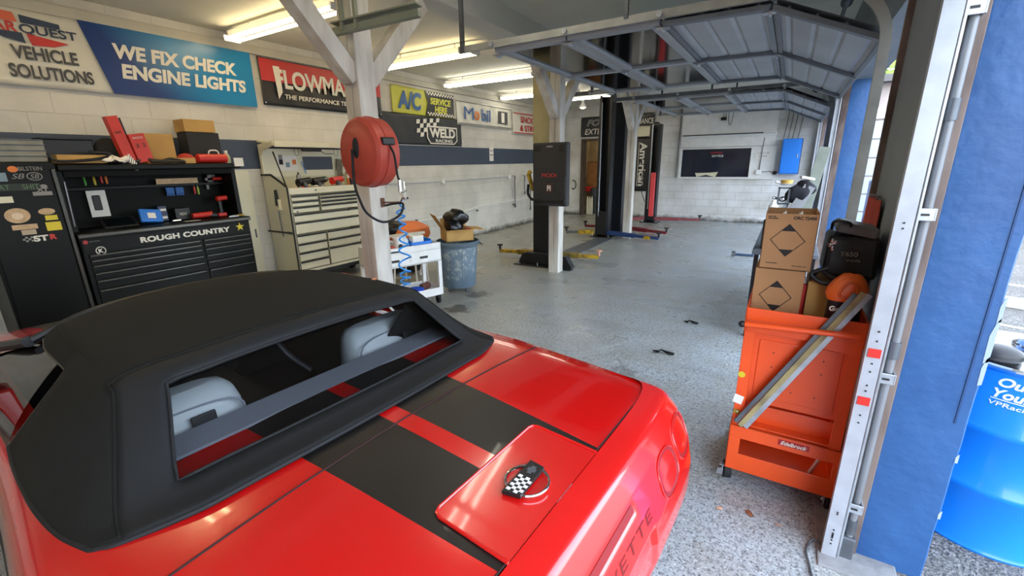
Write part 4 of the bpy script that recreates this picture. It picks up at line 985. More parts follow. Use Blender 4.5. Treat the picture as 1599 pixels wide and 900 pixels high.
r = hut('yellow_grip_pliers', 'pliers with yellow handles lying in the right corner of the hutch', 'pliers', 3.03, 1.145, .06)
mb = MB(); mb.tube([(-.05, 0, .006), (.0, -.015, .01), (.06, -.02, .006)], .007, seg=8); mb.tube([(-.05, 0, .006), (.0, .01, .01), (.06, .012, .006)], .007, seg=8); mb.build('handle', m_yel, r, smooth=True); mb = MB(); mb.bar((.0 - .05, 0, .008), (-.10, .0, .008), .02, .01); mb.build('jaw', m_steel, r)
r = hut('socket_bits', 'short chrome socket lying on the hutch edge beside the blue case', 'socket', 2.33, 1.146, .06)
mb = MB(); mb.cyl((-.04, 0, .016), (.04, 0, .016), .015, seg=14); mb.build('socket', m_chrome, r, smooth=40)
r = hut('paper_slip', 'small white paper slip on the hutch floor', 'paper', 2.50, 1.139, .08)
flat_ob(r, 'paper', m_lbl, .16, .05, .002, 0)
r = hut('black_box', 'black boxed part with white print behind the red tool in the hutch', 'box', 2.50, 1.142, .33)
flat_ob(r, 'carton', m_black, .16, .10, .14); txt('VDO', .03, r, m_letter, (0, -.052, .07), .08)
r = hut('battery_pack', 'blue and white battery pack stacked behind the blue case', 'battery', 2.32, 1.142, .38)
flat_ob(r, 'pack_shell', M('navy_plastic', '#1b2a4a', .4), .09, .08, .18); mb = MB(); mb.b2(-.035, .035, -.043, -.04, .03, .06); mb.b2(-.035, .035, -.043, -.04, .12, .145); mb.build('label_sticker', m_lbl, r)
# screwdrivers etc. hanging on the pegboard
cols = [('green', '#4f9a3a'), ('yellow', '#c9b02c'), ('red', '#c2342a'), ('orange', '#d9742a'), ('yellow green', '#9fb43a')]
for k, (y, z, ci_) in enumerate(((1.72, 1.70, 0), (1.80, 1.70, 1), (1.86, 1.72, 2), (1.90, 1.71, 3), (2.74, 1.55, 2), (2.78, 1.54, 4))):
    nm, cc = cols[ci_]
    where = 'left' if k < 4 else 'right'
    r = hut('screwdriver', '%s handled screwdriver hanging at the %s of the hutch back' % (nm, where), 'screwdriver', y, z - .02, .43, 'screwdrivers in the hutch')
    mb = MB(); mb.lathe([(.004, -.1), (.011, -.095), (.013, -.03), (.009, -.01), (.004, 0)], seg=10); mb.build('handle', M('driver_' + nm.replace(' ', '_'), cc, .4), r, smooth=40)
    mb = MB(); mb.cyl((0, 0, 0), (0, 0, .10), .0035, seg=8); mb.build('shaft', m_steel, r)
r = hut('white_tool_card', 'white card with black clips hanging on the left hutch wall', 'card', 1.77, 1.25, .43)
mb = MB(); mb.b2(-.07, .09, -.012, 0, 0, .28); mb.build('card', m_lbl, r); mb = MB(); mb.box((.0, -.02, .15), (.07, .02, .16)); mb.build('clip', m_black, r, bevel=.01)
r = hut('long_label_strip', 'long tan parts label under the hutch shelf', 'label', 2.55, 1.60, .37)
mb = MB(); mb.b2(-.22, .22, -.004, 0, -.04, .03); mb.build('strip', m_tan, r)
r = hut('white_bracket_tool', 'white plastic bracket hanging at the right of the hutch back', 'bracket', 2.92, 1.58, .46)
mb = MB(); mb.b2(-.03, .0, -.02, 0, -.10, .08); mb.b2(-.03, .09, -.02, 0, .04, .08); mb.b2(-.03, .06, -.02, 0, -.02, .01); mb.build('bracket', m_lblg, r)
r = hut('blue_glove_pair', 'pair of blue gloves hanging in the middle of the hutch', 'gloves', 2.52, 1.47, .44)
for s_ in (-1, 1): mb = MB(); mb.box((s_ * .05, -.02, .02), (.085, .03, .07)); [mb.bar((s_ * .05 - .03 + i * .02, -.02, .0), (s_ * .05 - .035 + i * .023, -.02, -.045), .014, .018) for i in range(4)]; mb.build('glove', M('blue_glove', '#3e6aa8', .7), r, bevel=.006)
r = hut('red_air_tool', 'red handled tool hanging in the upper right of the hutch', 'air tool', 3.02, 1.58, .42)
mb = MB(); mb.cyl((-.06, -.02, .03), (.05, -.02, .03), .022, seg=12); mb.build('tool_body', m_red, r, smooth=40); mb = MB(); mb.bar((.05, -.02, .03), (.075, -.02, -.09), .03, .03); mb.build('grip', m_steel, r, bevel=.006)

# things on top of the hutch and the locker (top is z 1.80)
TZ = 1.80
def topt(name, label, cat, y, dx=.25, z=TZ, rz=0, group=None): return thing(name, label, cat, (-5.95 - dx, y, z), R90 + rz, group)
r = topt('clear_plastic_crate', 'grey see-through plastic crate on the locker top, leftmost', 'crate', 1.22, .28, 1.822)
mb = MB(); mb.b2(-.17, .20, -.14, -.13, 0, .20); mb.b2(-.17, .20, .13, .14, 0, .20); mb.b2(-.17, -.16, -.13, .13, 0, .2); mb.b2(.19, .20, -.13, .13, 0, .2); mb.b2(-.17, .20, -.14, .14, 0, .01); mb.build('crate_shell', M('smoky_plastic', '#8d897a', .35, var=.2, vscale=9), r, bevel=.003)
mb = MB(); [mb.b2(-.175, .205, -.148, .148, z, z + .012) for z in (.05, .10, .15, .195)]; mb.build('rim', m_dgalv, r, bevel=.003)
r = topt('shallow_tray', 'long black shallow tray box behind the tan board on the chest top', 'tray', 1.68, .38, TZ)
mb = MB(); mb.b2(-.24, .14, -.12, .12, 0, .24); mb.build('tray_body', m_blackp, r, bevel=.008); mb = MB(); mb.b2(-.25, .15, -.13, .13, .24, .256); mb.build('tray_lid', M('dark_navy', '#20252c', .5), r, bevel=.004)
r = topt('cardboard_tray', 'tan cardboard tray with black straps across it', 'box', 1.66, .15, TZ, .04)
mb = MB(); mb.b2(-.20, .18, -.09, .09, .01, .09); mb.build('tray', m_card2, r, bevel=.004)
mb = MB(); mb.tube([(-.26, -.1, .10), (-.2, -.11, .03), (.1, -.11, .05), (.22, -.1, .10), (.05, -.09, .12)], .014, seg=8, smooth=5); mb.build('strap', m_black, r, smooth=True)
r = topt('crumpled_rag', 'white crumpled rag hanging over the chest edge', 'rag', 1.88, .03, TZ + .01)
mb = MB(); random.seed(3); rows = [[(.0 + .02 * i * math.cos(a) * (1 + .35 * math.sin(3 * a + i)), .02 * i * math.sin(a), .07 - .012 * i + .012 * math.sin(5 * a + i)) for a in [2 * PI * k / 20 for k in range(21)]] for i in range(5)]; mb.grid(rows); mb.build('cloth', m_lbl, r, smooth=True, solid=.003)
r = topt('white_gearwheel_part', 'white ribbed plastic fitting at the chest edge below the black bag', 'fitting', 1.98, .04, TZ + .03)
mb = MB(); mb.cyl((-.03, 0, 0), (.03, 0, .03), .03, seg=16); [mb.box((.03 + .012 * i, 0, .035 - .02 * i), (.01, .05, .07), (0, .3, 0)) for i in range(6)]; mb.build('fitting_body', m_lbl, r, smooth=30)
r = topt('black_tool_bag', 'black nylon tool bag leaning beside the tall red boxes', 'bag', 1.95, .30, TZ)
mb = MB(); mb.sph((0, 0, .13), .15, (.85, .7, .95), 20); mb.box((0, 0, .10), (.24, .19, .19)); mb.build('bag_body', M('black_nylon', '#1d1c19', .85, bump=.4, bscale=30), r, smooth=40, bevel=.02)
def carton(name, label, y, dx, w, d, h, mat, rot, z=TZ, txts=(), rz=0):
    r = topt(name, label, 'box', y, dx, z, rz)
    mb = MB(); mb.box((0, 0, h / 2), (w, d, h)); b = mb.build('carton', mat, r, bevel=.003)
    for tx, hh, ww, zz, mt in txts: txt(tx, hh, r, mt, (0, -d / 2 - .001, zz), ww)
    r.rotation_euler = (0, rot, R90 + rz) if rot else (0, 0, R90 + rz); return r
m_boxred = M('glossy_red_carton', '#cf3a2f', .5, var=.12, vscale=6)
carton('red_part_box', 'tall leaning red box, leftmost and tallest of the red boxes', 2.04, .10, .10, .10, .46, m_boxred, -.18, TZ + .02, (('PART', .03, .06, .3, m_ink),))
carton('red_part_box', 'red box with black numbers leaning against the tallest red box', 2.17, .08, .14, .09, .29, m_boxred, -.15, TZ + .02, (('3 3', .045, .09, .17, m_ink), ('SHOCKS', .02, .09, .25, m_letter)))
carton('black_part_box', 'slim black box standing behind the tall red box', 2.11, .21, .07, .05, .46, m_black, -.15, TZ + .012)
carton('brown_carton', 'open brown carton behind the red boxes on the chest', 2.40, .33, .30, .16, .33, m_card2, 0)
carton('dark_grey_carton', 'large dark grey carton under the tan box on the chest', 2.86, .33, .36, .24, .36, M('dark_grey_card', '#2b2b2b', .75, var=.2), 0)
carton('tan_carton', 'tan carton on top of the dark grey carton, highest on the chest', 2.84, .33, .34, .25, .14, m_card2, 0, TZ + .364)
carton('flat_tan_carton', 'flat tan carton lying at the front of the chest top', 2.52, .10, .26, .12, .06, m_card2, 0)
r = topt('red_cable_case', 'red plastic case with a white handle on the right of the chest top', 'case', 2.83, .06, TZ)
mb = MB(); mb.cyl((-.15, 0, .055), (.17, 0, .055), .052, seg=20); mb.build('case_shell', m_red, r, smooth=40, bevel=.004); mb = MB(); mb.tube([(-.02, 0, .10), (-.0, 0, .145), (.08, 0, .145), (.10, 0, .10)], .008, seg=8, smooth=4); mb.build('handle', m_lbl, r, smooth=True)
r = topt('baseball_hat', 'dark red round hat behind the red case', 'hat', 2.62, .2, TZ)
mb = MB(); mb.sph((0, 0, .05), .09, (1, 1, .75)); mb.b2(-.09, .09, -.09, .09, 0, .02); mb.build('cap_shell', M('brick_red', '#b23428', .6), r, smooth=40)
r = topt('aerosol_bottle', 'small clear bottle with a pale cap at the right end of the chest top', 'bottle', 3.02, .08, TZ)
mb = MB(); mb.lathe([(.0, 0), (.04, 0), (.042, .07), (.03, .10), (.018, .115)], seg=18); mb.build('bottle_body', M('pale_green_plastic', '#a8a887', .3), r, smooth=40); mb = MB(); mb.cyl((0, 0, .115), (0, 0, .15), .02, seg=14); mb.build('cap', m_lbl, r, smooth=40)
r = topt('white_note_pad', 'white note pad hanging at the right end of the chest top', 'paper', 3.10, .02, TZ - .02)
mb = MB(); mb.b2(-.05, .06, -.045, -.03, -.02, .08); mb.build('paper', m_lbl, r)
r = topt('black_hose_bundle', 'tangle of black hose on the chest top in front of the cartons', 'hose', 2.28, .02, TZ)
mb = MB(); mb.tube([(-.22, 0, .02), (-.12, .04, .05), (0, -.03, .025), (.12, .03, .05), (.24, 0, .02), (.14, -.05, .02), (-.1, -.05, .02)], .016, seg=8, smooth=5); mb.build('hose', m_black, r, smooth=True)
# ================================================================= CREAM TOOL CABINET
# local frame: x along the wall, -y into the room; front face at x=-5.95
WC = thing('cream_tool_cabinet', 'cream steel tool cabinet with black trimmed drawers and a raised lid, against the left wall', 'tool cabinet', (-5.95, 4.42, 0), R90)
x0, x1 = -.72, .70
mb = MB()
side = [(0, .22), (.56, .22), (.56, 1.62), (.34, 1.62), (.02, 1.47), (0, 1.45)]
for xx in (x0, x1 - .03): mb.poly([(xx, y, z) for y, z in side], (.03, 0, 0))
mb.b2(x0 + .03, x1 - .03, .53, .56, .22, 1.60); mb.b2(x0 + .03, x1 - .03, 0, .56, .22, .26); mb.b2(x0 + .03, x1 - .03, .02, .53, 1.36, 1.435)
mb.build('cabinet_body', m_cream, WC, bevel=.004)
m_btrim = M('black_trim', '#1c1c1a', .5)
for xx in (x0, x1):
    mb = MB(); mb.tube([(xx, .57, 1.635), (xx, .34, 1.635), (xx, .01, 1.48)], .016, seg=8); mb.b2(xx - .004, xx + .012, -.012, .01, .24, 1.47); mb.build('edge_trim', m_btrim, WC)
mb = MB(); mb.b2(x0 + .03, x1 - .03, -.006, .03, 1.36, 1.45); mb.build('front_lip', m_cream, WC, bevel=.006)
def cdraw(xa, xb, zs_):
    for a, b in zip(zs_, zs_[1:]):
        mb = MB(); mb.b2(xa, xb, -.008, .0, b + .005, a - .005); d = mb.build('drawer', m_cream, WC, bevel=.003)
        mb = MB(); mb.b2(xa + .004, xb - .004, -.016, -.007, a - .030, a - .006); mb.build('drawer_pull', m_btrim, d)
cdraw(x0 + .04, -.26, (1.35, 1.27, 1.19, 1.10)); cdraw(-.22, x1 - .04, (1.35, 1.30, 1.245, 1.19, 1.10))
cdraw(x0 + .04, x1 - .04, (1.09, .97, .80)); cdraw(x0 + .04, -.20, (.79, .66, .53, .40, .27)); cdraw(-.17, x1 - .04, (.79, .66, .53, .27))
mb = MB(); mb.b2(-.72, .70, 0.02, .54, .16, .22); mb.build('plinth', m_btrim, WC)
for sx in (-.6, .58):
    for sy in (.08, .48): mb = MB(); mb.cyl((sx - .025, sy, .08), (sx + .025, sy, .08), .08, seg=20); mb.box((sx, sy, .13), (.08, .09, .06)); mb.build('caster', m_rubber, WC)
for xx, z in ((-.30 + .02, .0 + 1.405), (.25, 1.06), (-.62, 1.12), (.45, .9)): mb = MB(); mb.cyl((xx, -.018, z), (xx, 0, z), .012, seg=12); mb.build('lock', m_dgalv, WC)
# back panel and lid canopy
mb = MB(); mb.b2(x0, -.08, .50, .53, 1.6, 2.0); mb.b2(.45, x1, .50, .53, 1.6, 2.0); mb.b2(-.08, .45, .50, .53, 1.6, 1.69); mb.b2(-.08, .45, .50, .53, 1.89, 2.0); mb.build('back_panel', m_cream, WC, bevel=.003)
mb = MB(); mb.b2(-.08, .45, .515, .525, 1.69, 1.89); mb.build('back_panel_opening', M('slate_panel', '#4b525c', .6), WC, label='dark slate rectangle in the cream back panel')
mb = MB(); [mb.poly([(q - .01, .54, 1.62), (q - .01, .54, 2.05), (q - .01, .18, 2.09), (q - .01, .15, 2.03), (q - .01, .42, 1.97), (q - .01, .48, 1.90), (q - .01, .49, 1.62)], (.02, 0, 0)) for q in (x0, x1)]
mb.box((-.01, .35, 2.075), (x1 - x0, .42, .03), (.09, 0, 0)); mb.b2(x0, x1, .13, .16, 2.01, 2.09); mb.build('lid', m_cream, WC, bevel=.006)
for xx in (x0 + .06, x1 - .06): mb = MB(); mb.tube([(xx, .10, 1.47), (xx, .30, 1.95)], .010, seg=8); mb.build('gas_strut', m_blackp, WC, smooth=True)
mb = MB(); mb.b2(x0 - .045, x0 - .002, .18, .26, 1.18, 1.30); mb.b2(x0 - .06, x0 - .002, .16, .28, 1.15, 1.18); mb.build('side_bracket', m_cream, WC, bevel=.003)
mb = MB(); mb.tube([(x0 - .02, .10, .83), (x0 - .035, -.01, .83)], .016, seg=8); mb.tube([(x0 - .035, .56, .83), (x0 - .035, -.01, .83)], .013, seg=8); mb.build('side_handle', m_btrim, WC, smooth=True)
def cab(name, label, cat, y, z, dx=.22, rz=0, group=None): return thing(name, label, cat, (-5.95 - dx, y, z), R90 + rz, group)
r = cab('pry_bar', 'black handled pry bar hanging in the bracket on the side of the cream cabinet', 'hand tool', 3.662, 1.19, .22)
mb = MB(); mb.tube([(0, 0, .24), (.0, 0, .02)], [.020, .028], seg=10); mb.build('handle', m_btrim, r, smooth=True); mb = MB(); mb.tube([(0, 0, .01), (.0, -.02, -.42)], .008, seg=8); mb.build('shaft', m_dgalv, r, smooth=True)
WZ = 1.437
r = cab('light_bar', 'dark oval work light fixed under the cabinet canopy', 'work light', 4.36, 1.99, .28)
mb = MB(); mb.cyl((-.14, 0, 0), (.14, 0, 0), .032, seg=16); mb.sph((-.14, 0, 0), .032); mb.sph((.14, 0, 0), .032); mb.build('light_body', M('dark_grey_plastic', '#3a3634', .5), r, smooth=40)
mb = MB(); mb.tube([(.15, 0, -.01), (.24, .02, -.06), (.40, .03, -.06)], .005, seg=6, smooth=4); mb.build('cord', m_black, r)
for k, (y, lab) in enumerate(((4.05, 'left wire hoop hanging from the cabinet canopy'), (4.72, 'right wire hoop hanging from the cabinet canopy'))):
    r = cab('wire_ring', lab, 'wire ring', y, 1.95, .19); mb = MB(); mb.tube([(.035 * math.cos(a), 0, .055 * math.sin(a)) for a in [2 * PI * q / 20 for q in range(20)]], .003, seg=6, closed=True); mb.build('ring', m_black, r)
r = cab('work_gloves', 'pair of worn brown work gloves hanging on the cabinet back panel', 'gloves', 4.96, 1.82, .455)
for dx_, rr in ((0, .1), (.14, -.25)):
    mb = MB(); mb.box((dx_, 0, -.06 if dx_ == 0 else .0), (.11, .03, .18 if dx_ == 0 else .09), (0, rr, 0))
    for i in range(4): mb.bar((dx_ - .04 + i * .025, 0, -.14 if dx_ == 0 else -.04), (dx_ - .05 + i * .03, 0, -.24 if dx_ == 0 else -.09), .02, .022)
    mb.build('glove', M('worn_leather', '#7c7461', .85, var=.3, vscale=30), r, bevel=.008)
r = cab('sticker_sheet', 'pale sheet with dark and orange stickers on the left of the cabinet back panel', 'stickers', 4.08, 1.82, .50)
mb = MB(); mb.b2(-.16, .16, -.004, 0, -.13, .08); mb.build('sheet', m_lbl, r)
for xx, zz, mm, nm in ((-.10, -.01, m_ink, 'dark_sticker'), (-.10, .06, m_lblg, 'grey_sticker'), (.11, -.01, m_lor, 'orange_sticker'), (.0, -.05, m_sb, 'blue_sticker')): mb = MB(); mb.b2(xx - .03, xx + .03, -.008, -.004, zz - .035, zz + .035); mb.build(nm, mm, r)
r = cab('blue_lanyard', 'bright blue strap hanging over the edge of the slate panel', 'strap', 4.32, 1.72, .47)
mb = MB(); mb.tube([(-.03, 0, .10), (.0, -.005, .0), (.03, -.005, -.08)], .007, seg=6, smooth=4); mb.build('strap', m_bluel, r, smooth=True)
r = cab('spray_can', 'grey steel spray can standing at the left of the cabinet worktop', 'can', 4.06, WZ, .24)
mb = MB(); mb.lathe([(0, 0), (.034, 0), (.034, .17), (.026, .19), (.012, .20)], seg=20); mb.build('can_body', m_steel, r, smooth=40); mb = MB(); mb.cyl((0, 0, .20), (0, 0, .225), .012, seg=12); mb.build('nozzle', m_black, r)
wk = [('battery_drill', 'black cordless drill lying in front of the spray can', 4.06, .10, 'drill'), ('air_ratchet', 'black air ratchet in the middle of the cabinet worktop', 4.34, .17, 'air tool'), ('red_grinder', 'red and grey grinder lying on the right of the cabinet worktop', 4.70, .20, 'grinder'), ('green_drill', 'green and black drill behind the white cloth on the worktop', 4.52, .36, 'drill')]
for nm, lab, y, dx_, ct in wk:
    r = cab(nm, lab, ct, y, WZ + .002, dx_, .3); r.scale = (1.5, 1.4, 1.7)
    cc = m_red if 'red' in nm else (M('teal_plastic', '#2f6a5c', .5) if 'green' in nm else m_black)
    mb = MB(); mb.cyl((-.10, 0, .045), (.07, 0, .06), .034, .028, 14); mb.build('tool_body', cc, r, smooth=40)
    mb = MB(); mb.bar((-.03, 0, .045), (-.07, -.07, .02), .035, .035); mb.build('grip', m_dgalv, r, bevel=.008); mb = MB(); mb.cyl((.07, 0, .06), (.12, 0, .064), .012, seg=10); mb.build('chuck', m_steel, r)
r = cab('red_screwdriver_long', 'long red handled screwdriver lying behind the tools', 'screwdriver', 4.32, WZ + .0, .42)
mb = MB(); mb.cyl((-.12, 0, .014), (-.01, 0, .014), .014, seg=10); mb.build('handle', m_red, r, smooth=40); mb = MB(); mb.cyl((-.01, 0, .014), (.16, 0, .014), .004, seg=8); mb.build('shaft', m_steel, r)
r = cab('white_cloth', 'white folded cloth lying between the tools', 'cloth', 4.24, WZ, .12)
mb = MB(); mb.grid([[(x * .09, y * .06, .022 + .010 * math.sin(x * 4 + y * 3)) for x in (-1, -.5, 0, .5, 1)] for y in (-1, -.3, .3, 1)]); mb.build('cloth', m_lbl, r, smooth=True, solid=.008)
r = cab('dark_cup', 'dark cup standing at the right end of the cabinet worktop', 'cup', 4.90, WZ, .10)
mb = MB(); mb.lathe([(.0, 0), (.04, 0), (.045, .12), (.041, .12), (.036, .01)], seg=20); mb.build('cup_body', M('dark_blue_plastic', '#23283a', .4), r, smooth=40)
for k, (y, dx_, cc, lab) in enumerate(((4.02, .05, m_orange, 'orange rimmed disc at the left front of the worktop'), (4.80, .30, m_steel, 'steel tin at the right back of the worktop'))):
    r = cab('parts_tin', lab, 'tin', y, WZ, dx_); mb = MB(); mb.lathe([(0, 0), (.05, 0), (.05, .03), (.045, .035), (0, .035)], seg=20); mb.build('tin_body', cc, r, smooth=40)
r = cab('orange_marker', 'orange and white marker bottle at the right end of the worktop', 'bottle', 4.97, WZ, .28)
mb = MB(); mb.cyl((0, 0, 0), (0, 0, .11), .022, seg=14); mb.build('bottle_body', m_lor, r, smooth=40); mb = MB(); mb.cyl((0, 0, .11), (0, 0, .16), .014, .01, seg=12); mb.build('cap', m_lbl, r)
# dark bundle under / beside the cream cabinet
r = thing('black_duffel', 'black cloth bundle on the floor at the right foot of the cream cabinet', 'bag', (-5.45, 5.05, 0))
mb = MB(); mb.sph((0, 0, .15), .2, (1.3, .9, .75), 20, (0, 0, .4)); mb.sph((.25, .2, .11), .13, (1.2, 1, .8), 16); mb.build('cloth_bundle', M('black_cloth', '#1e1d1c', .9, bump=.6, bscale=9), r, smooth=True)

# ================================================================= HOSE REEL ON THE NEAR POST
HR = thing('hose_reel', 'large faded red air hose reel fixed to the near timber post', 'hose reel', (-2.74, 2.40, 1.84), math.radians(-6))
# reel axis along y: flat cover faces -y
mb = MB(); prof = [(.0, -.115), (.06, -.118), (.165, -.105), (.175, -.098), (.225, -.095), (.247, -.075), (.252, -.03), (.252, .035), (.247, .09), (.225, .112), (.10, .118), (0, .118)]
mb.lathe(prof, seg=56, axis='Y'); mb.build('reel_cover', m_redreel, HR, smooth=32)
mb = MB(); mb.lathe([(.247, -.012), (.258, -.010), (.258, .010), (.247, .012)], seg=56, axis='Y'); mb.build('cover_rib', m_redreel, HR, smooth=32)
mb = MB(); mb.b2(.17, .262, -.055, .05, .045, .10); mb.build('hose_slot', m_black, HR, bevel=.01)
mb = MB(); mb.sph((.015, -.118, .03), .05, (.7, .35, 1.5)); mb.build('hub_elbow', m_rubber, HR, smooth=True)
mb = MB(); mb.b2(-.32, .0, .119, .135, -.10, .10); mb.b2(-.33, -.20, .119, .40, -.06, .06); mb.build('mounting_arm', m_redd, HR, bevel=.004)
AH = thing('air_hose', 'black rubber air hose looping from the reel hub to the post bracket', 'hose', (0, 0, 0))
def W3(p, o=(-2.74, 2.40, 1.84), a=math.radians(-6)): return (o[0] + math.cos(a) * p[0] - math.sin(a) * p[1], o[1] + math.sin(a) * p[0] + math.cos(a) * p[1], o[2] + p[2])
mb = MB(); mb.tube([W3((.015, -.15, .02)), W3((.02, -.165, -.2)), (-2.68, 2.22, 1.50), (-2.70, 2.30, 1.388), (-2.70, 2.45, 1.312), (-2.68, 2.60, 1.35), (-2.73, 2.70, 1.43), (-2.84, 2.72, 1.43), (-2.96, 2.72, 1.41)], .0095, seg=10, smooth=8); mb.build('hose', m_rubber, AH, smooth=True)
mb = MB(); mb.tube([W3((.24, 0, .06)), W3((.285, .01, -.02)), W3((.29, .02, -.16)), W3((.295, .03, -.20))], .008, seg=8, smooth=5); mb.build('outlet_hose', m_rubber, AH, smooth=True)
mb = MB(); mb.cyl(W3((.295, .03, -.20)), W3((.296, .03, -.28)), .014, seg=14); mb.build('coupling', m_chrome, AH, smooth=40)
r = thing('hose_hook', 'rusty steel hook on the near post holding the blue coiled hose', 'hook', (-2.90, 2.80, 1.43))
HKX = -2.905 + .127  # 
mb = MB(); mb.tube([(-.125, -.05, 0), (-.08, -.02, 0), (.0, .04, .0), (.02, .05, .04)], .007, seg=8); mb.b2(-.127, -.12, -.07, -.03, -.04, .04); mb.build('hook', M('rusty_steel', '#6b4a38', .8, .3), r)
r = thing('blow_gun', 'chrome air blow gun hanging at the bend of the black hose', 'air gun', (-2.89, 2.87, 1.455))
mb = MB(); mb.tube([(-.05, 0, .07), (-.02, 0, .03), (.015, 0, .0), (.05, 0, .01)], .010, seg=10, smooth=4); mb.build('gun_body', m_chrome, r, smooth=True); mb = MB(); mb.tube([(.02, 0, .0), (.025, 0, .09), (.02, 0, .15)], .003, seg=6); mb.build('nozzle_pipe', m_chrome, r); mb = MB(); mb.bar((-.02, 0, .05), (.05, 0, .075), .012, .006); mb.build('trigger', m_steel, r)
r = thing('coiled_air_hose', 'bright blue coiled air hose hanging down beside the near post', 'hose', (-2.94, 2.87, 0))
pts = [(.03, 0, 1.45), (0, .0, 1.40)]
n = 0; z = 1.38
while z > .62:
    rad = .042 + .012 * math.sin(z * 9); pts.append((rad * math.cos(n * .9) + .01 * math.sin(z * 7), rad * math.sin(n * .9), z)); n += 1; z -= (.030 if z < .98 and z > .80 else .014 if z > 1.2 else .012 if z < .8 else .020) * .72
pts.append((.05, 0, .60)); mb = MB(); mb.tube(pts, .0085, seg=6, smooth=2); mb.build('hose', m_bluel, r, smooth=True)

# ================================================================= WHITE SERVICE CART + TRASH CAN
A = Vector((-3.93, 3.36, 0)); B = Vector((-3.65, 4.20, 0)); ang = math.atan2(B.y - A.y, B.x - A.x)
CT = thing('white_service_cart', 'white steel service cart with two recessed drawer handles, behind the near post', 'cart', ((A.x + B.x) / 2, (A.y + B.y) / 2, 0), ang)
w2 = (B - A).length / 2; D_ = .46
mb = MB()
mb.b2(-w2, w2, 0, D_, .56, .585); mb.b2(-w2, w2, 0, .012, .56, .80); mb.b2(-w2, w2, D_ - .012, D_, .56, .80); mb.b2(-w2, -w2 + .012, 0, D_, .56, .80); mb.b2(w2 - .012, w2, 0, D_, .56, .80); mb.b2(-w2, w2, 0, D_, .72, .735)
mb.build('upper_tray', m_white, CT, bevel=.004)
mb = MB(); mb.b2(-w2, w2, -.004, .02, .785, .80); mb.build('tray_rim', m_white, CT, bevel=.003)
for sx in (-1, 1):
    for sy in (0, 1): mb = MB(); mb.b2(sx * w2 - sx * .05, sx * w2, sy * (D_ - .04), sy * (D_ - .04) + .04, .12, .58); mb.build('leg', m_white, CT, bevel=.004)
mb = MB(); mb.b2(-w2, w2, 0, D_, .14, .155); mb.b2(-w2, w2, -.003, .01, .12, .22); mb.b2(-w2, w2, D_ - .01, D_, .12, .22); mb.b2(w2 - .01, w2, 0, D_, .12, .22); mb.b2(-w2, -w2 + .01, 0, D_, .12, .22); mb.build('lower_tray', m_white, CT, bevel=.003)
for k in (-1, 1):
    mb = MB(); mb.b2(k * .21 - .20, k * .21 + .20, -.008, 0, .60, .70); d = mb.build('drawer', m_white, CT, bevel=.003); mb = MB(); mb.b2(k * .19 - .055, k * .19 + .055, -.011, -.007, .63, .66); mb.build('recessed_handle', m_black, d)
mb = MB(); mb.cyl((.02, -.012, .67), (.02, -.004, .67), .008, seg=10); mb.build('lock', m_black, CT)
mb = MB(); mb.b2(-w2 + .02, -.12, -.006, -.0045, .745, .765); mb.build('dark_slot', m_black, CT)
for sx in (-1, 1):
    for sy in (.05, D_ - .05): mb = MB(); mb.cyl((sx * (w2 - .05) - .015, sy, .05), (sx * (w2 - .05) + .015, sy, .05), .05, seg=18); mb.box((sx * (w2 - .05), sy, .10), (.05, .06, .05)); mb.build('caster', m_rubber, CT)
mb = MB(); mb.tube([(w2 + .03, .06, .12), (w2 + .03, .06, .56)], .012, seg=8); mb.build('side_tube', m_dgalv, CT)
ca, sa = math.cos(ang), math.sin(ang)
def cart(name, label, cat, x, y, z, rz=0, group=None):
    cx, cy = (A.x + B.x) / 2, (A.y + B.y) / 2; return thing(name, label, cat, (cx + ca * x - sa * y, cy + sa * x + ca * y, z), ang + rz, group)
r = cart('white_tub', 'white plastic tub with a dark round logo on the cart', 'tub', -.08, .10, .737)
mb = MB(); mb.lathe([(0, 0), (.048, 0), (.060, .155), (.064, .16), (.064, .175), (0, .178)], seg=24); mb.build('tub_body', m_whitep, r, smooth=40); disc(r, m_ink, 0, .07, .03, -.058, 'round_label')
r = cart('red_shop_rags', 'crumpled red shop rags at the front of the cart tray', 'rags', -.24, .08, .737)
mb = MB(); [mb.sph((-.05 + .05 * i, .03 * math.sin(i * 2), .045), .055, (1, .9, .8), 12) for i in range(3)]; mb.build('rag_pile', M('red_cloth', '#b8453f', .9, var=.4, vscale=30, bump=.8, bscale=25), r, smooth=True)
r = cart('blue_parts_bin', 'blue plastic parts bin at the right of the cart', 'bin', .22, .17, .737)
mb = MB(); mb.b2(-.14, .14, -.10, .10, 0, .008); mb.b2(-.14, .14, -.10, -.09, 0, .09); mb.b2(-.14, .14, .09, .10, 0, .12); mb.b2(-.14, -.13, -.09, .09, 0, .11); mb.b2(.13, .14, -.09, .09, 0, .11); mb.build('bin_shell', m_bluep, r, bevel=.006)
r = cart('white_box', 'small white carton in the blue bin on the cart', 'box', .20, .17, .747)
mb = MB(); mb.box((0, 0, .075), (.15, .10, .15)); mb.build('carton', m_lbl, r, bevel=.004)
r = cart('clear_jug', 'translucent jug between the tub and the blue bin', 'jug', .02, .15, .737)
mb = MB(); mb.lathe([(0, 0), (.05, 0), (.052, .12), (.03, .16), (.022, .18), (0, .18)], seg=18); mb.build('jug_body', M('milky_plastic', '#c9cfcf', .35), r, smooth=40)
r = cart('green_glove', 'green rubber glove on the back right of the cart', 'glove', .39, .37, .737)
mb = MB(); mb.sph((0, 0, .05), .07, (1.2, .7, .7), 14); [mb.tube([(-.04 + .025 * i, -.03, .05), (-.05 + .03 * i, -.07, .03)], .012, seg=8) for i in range(4)]; mb.build('glove', M('green_rubber', '#1f9a5a', .6), r, smooth=True)
r = cart('wooden_lath', 'long pale slat lying across the back of the cart', 'board', .02, .42, .865)
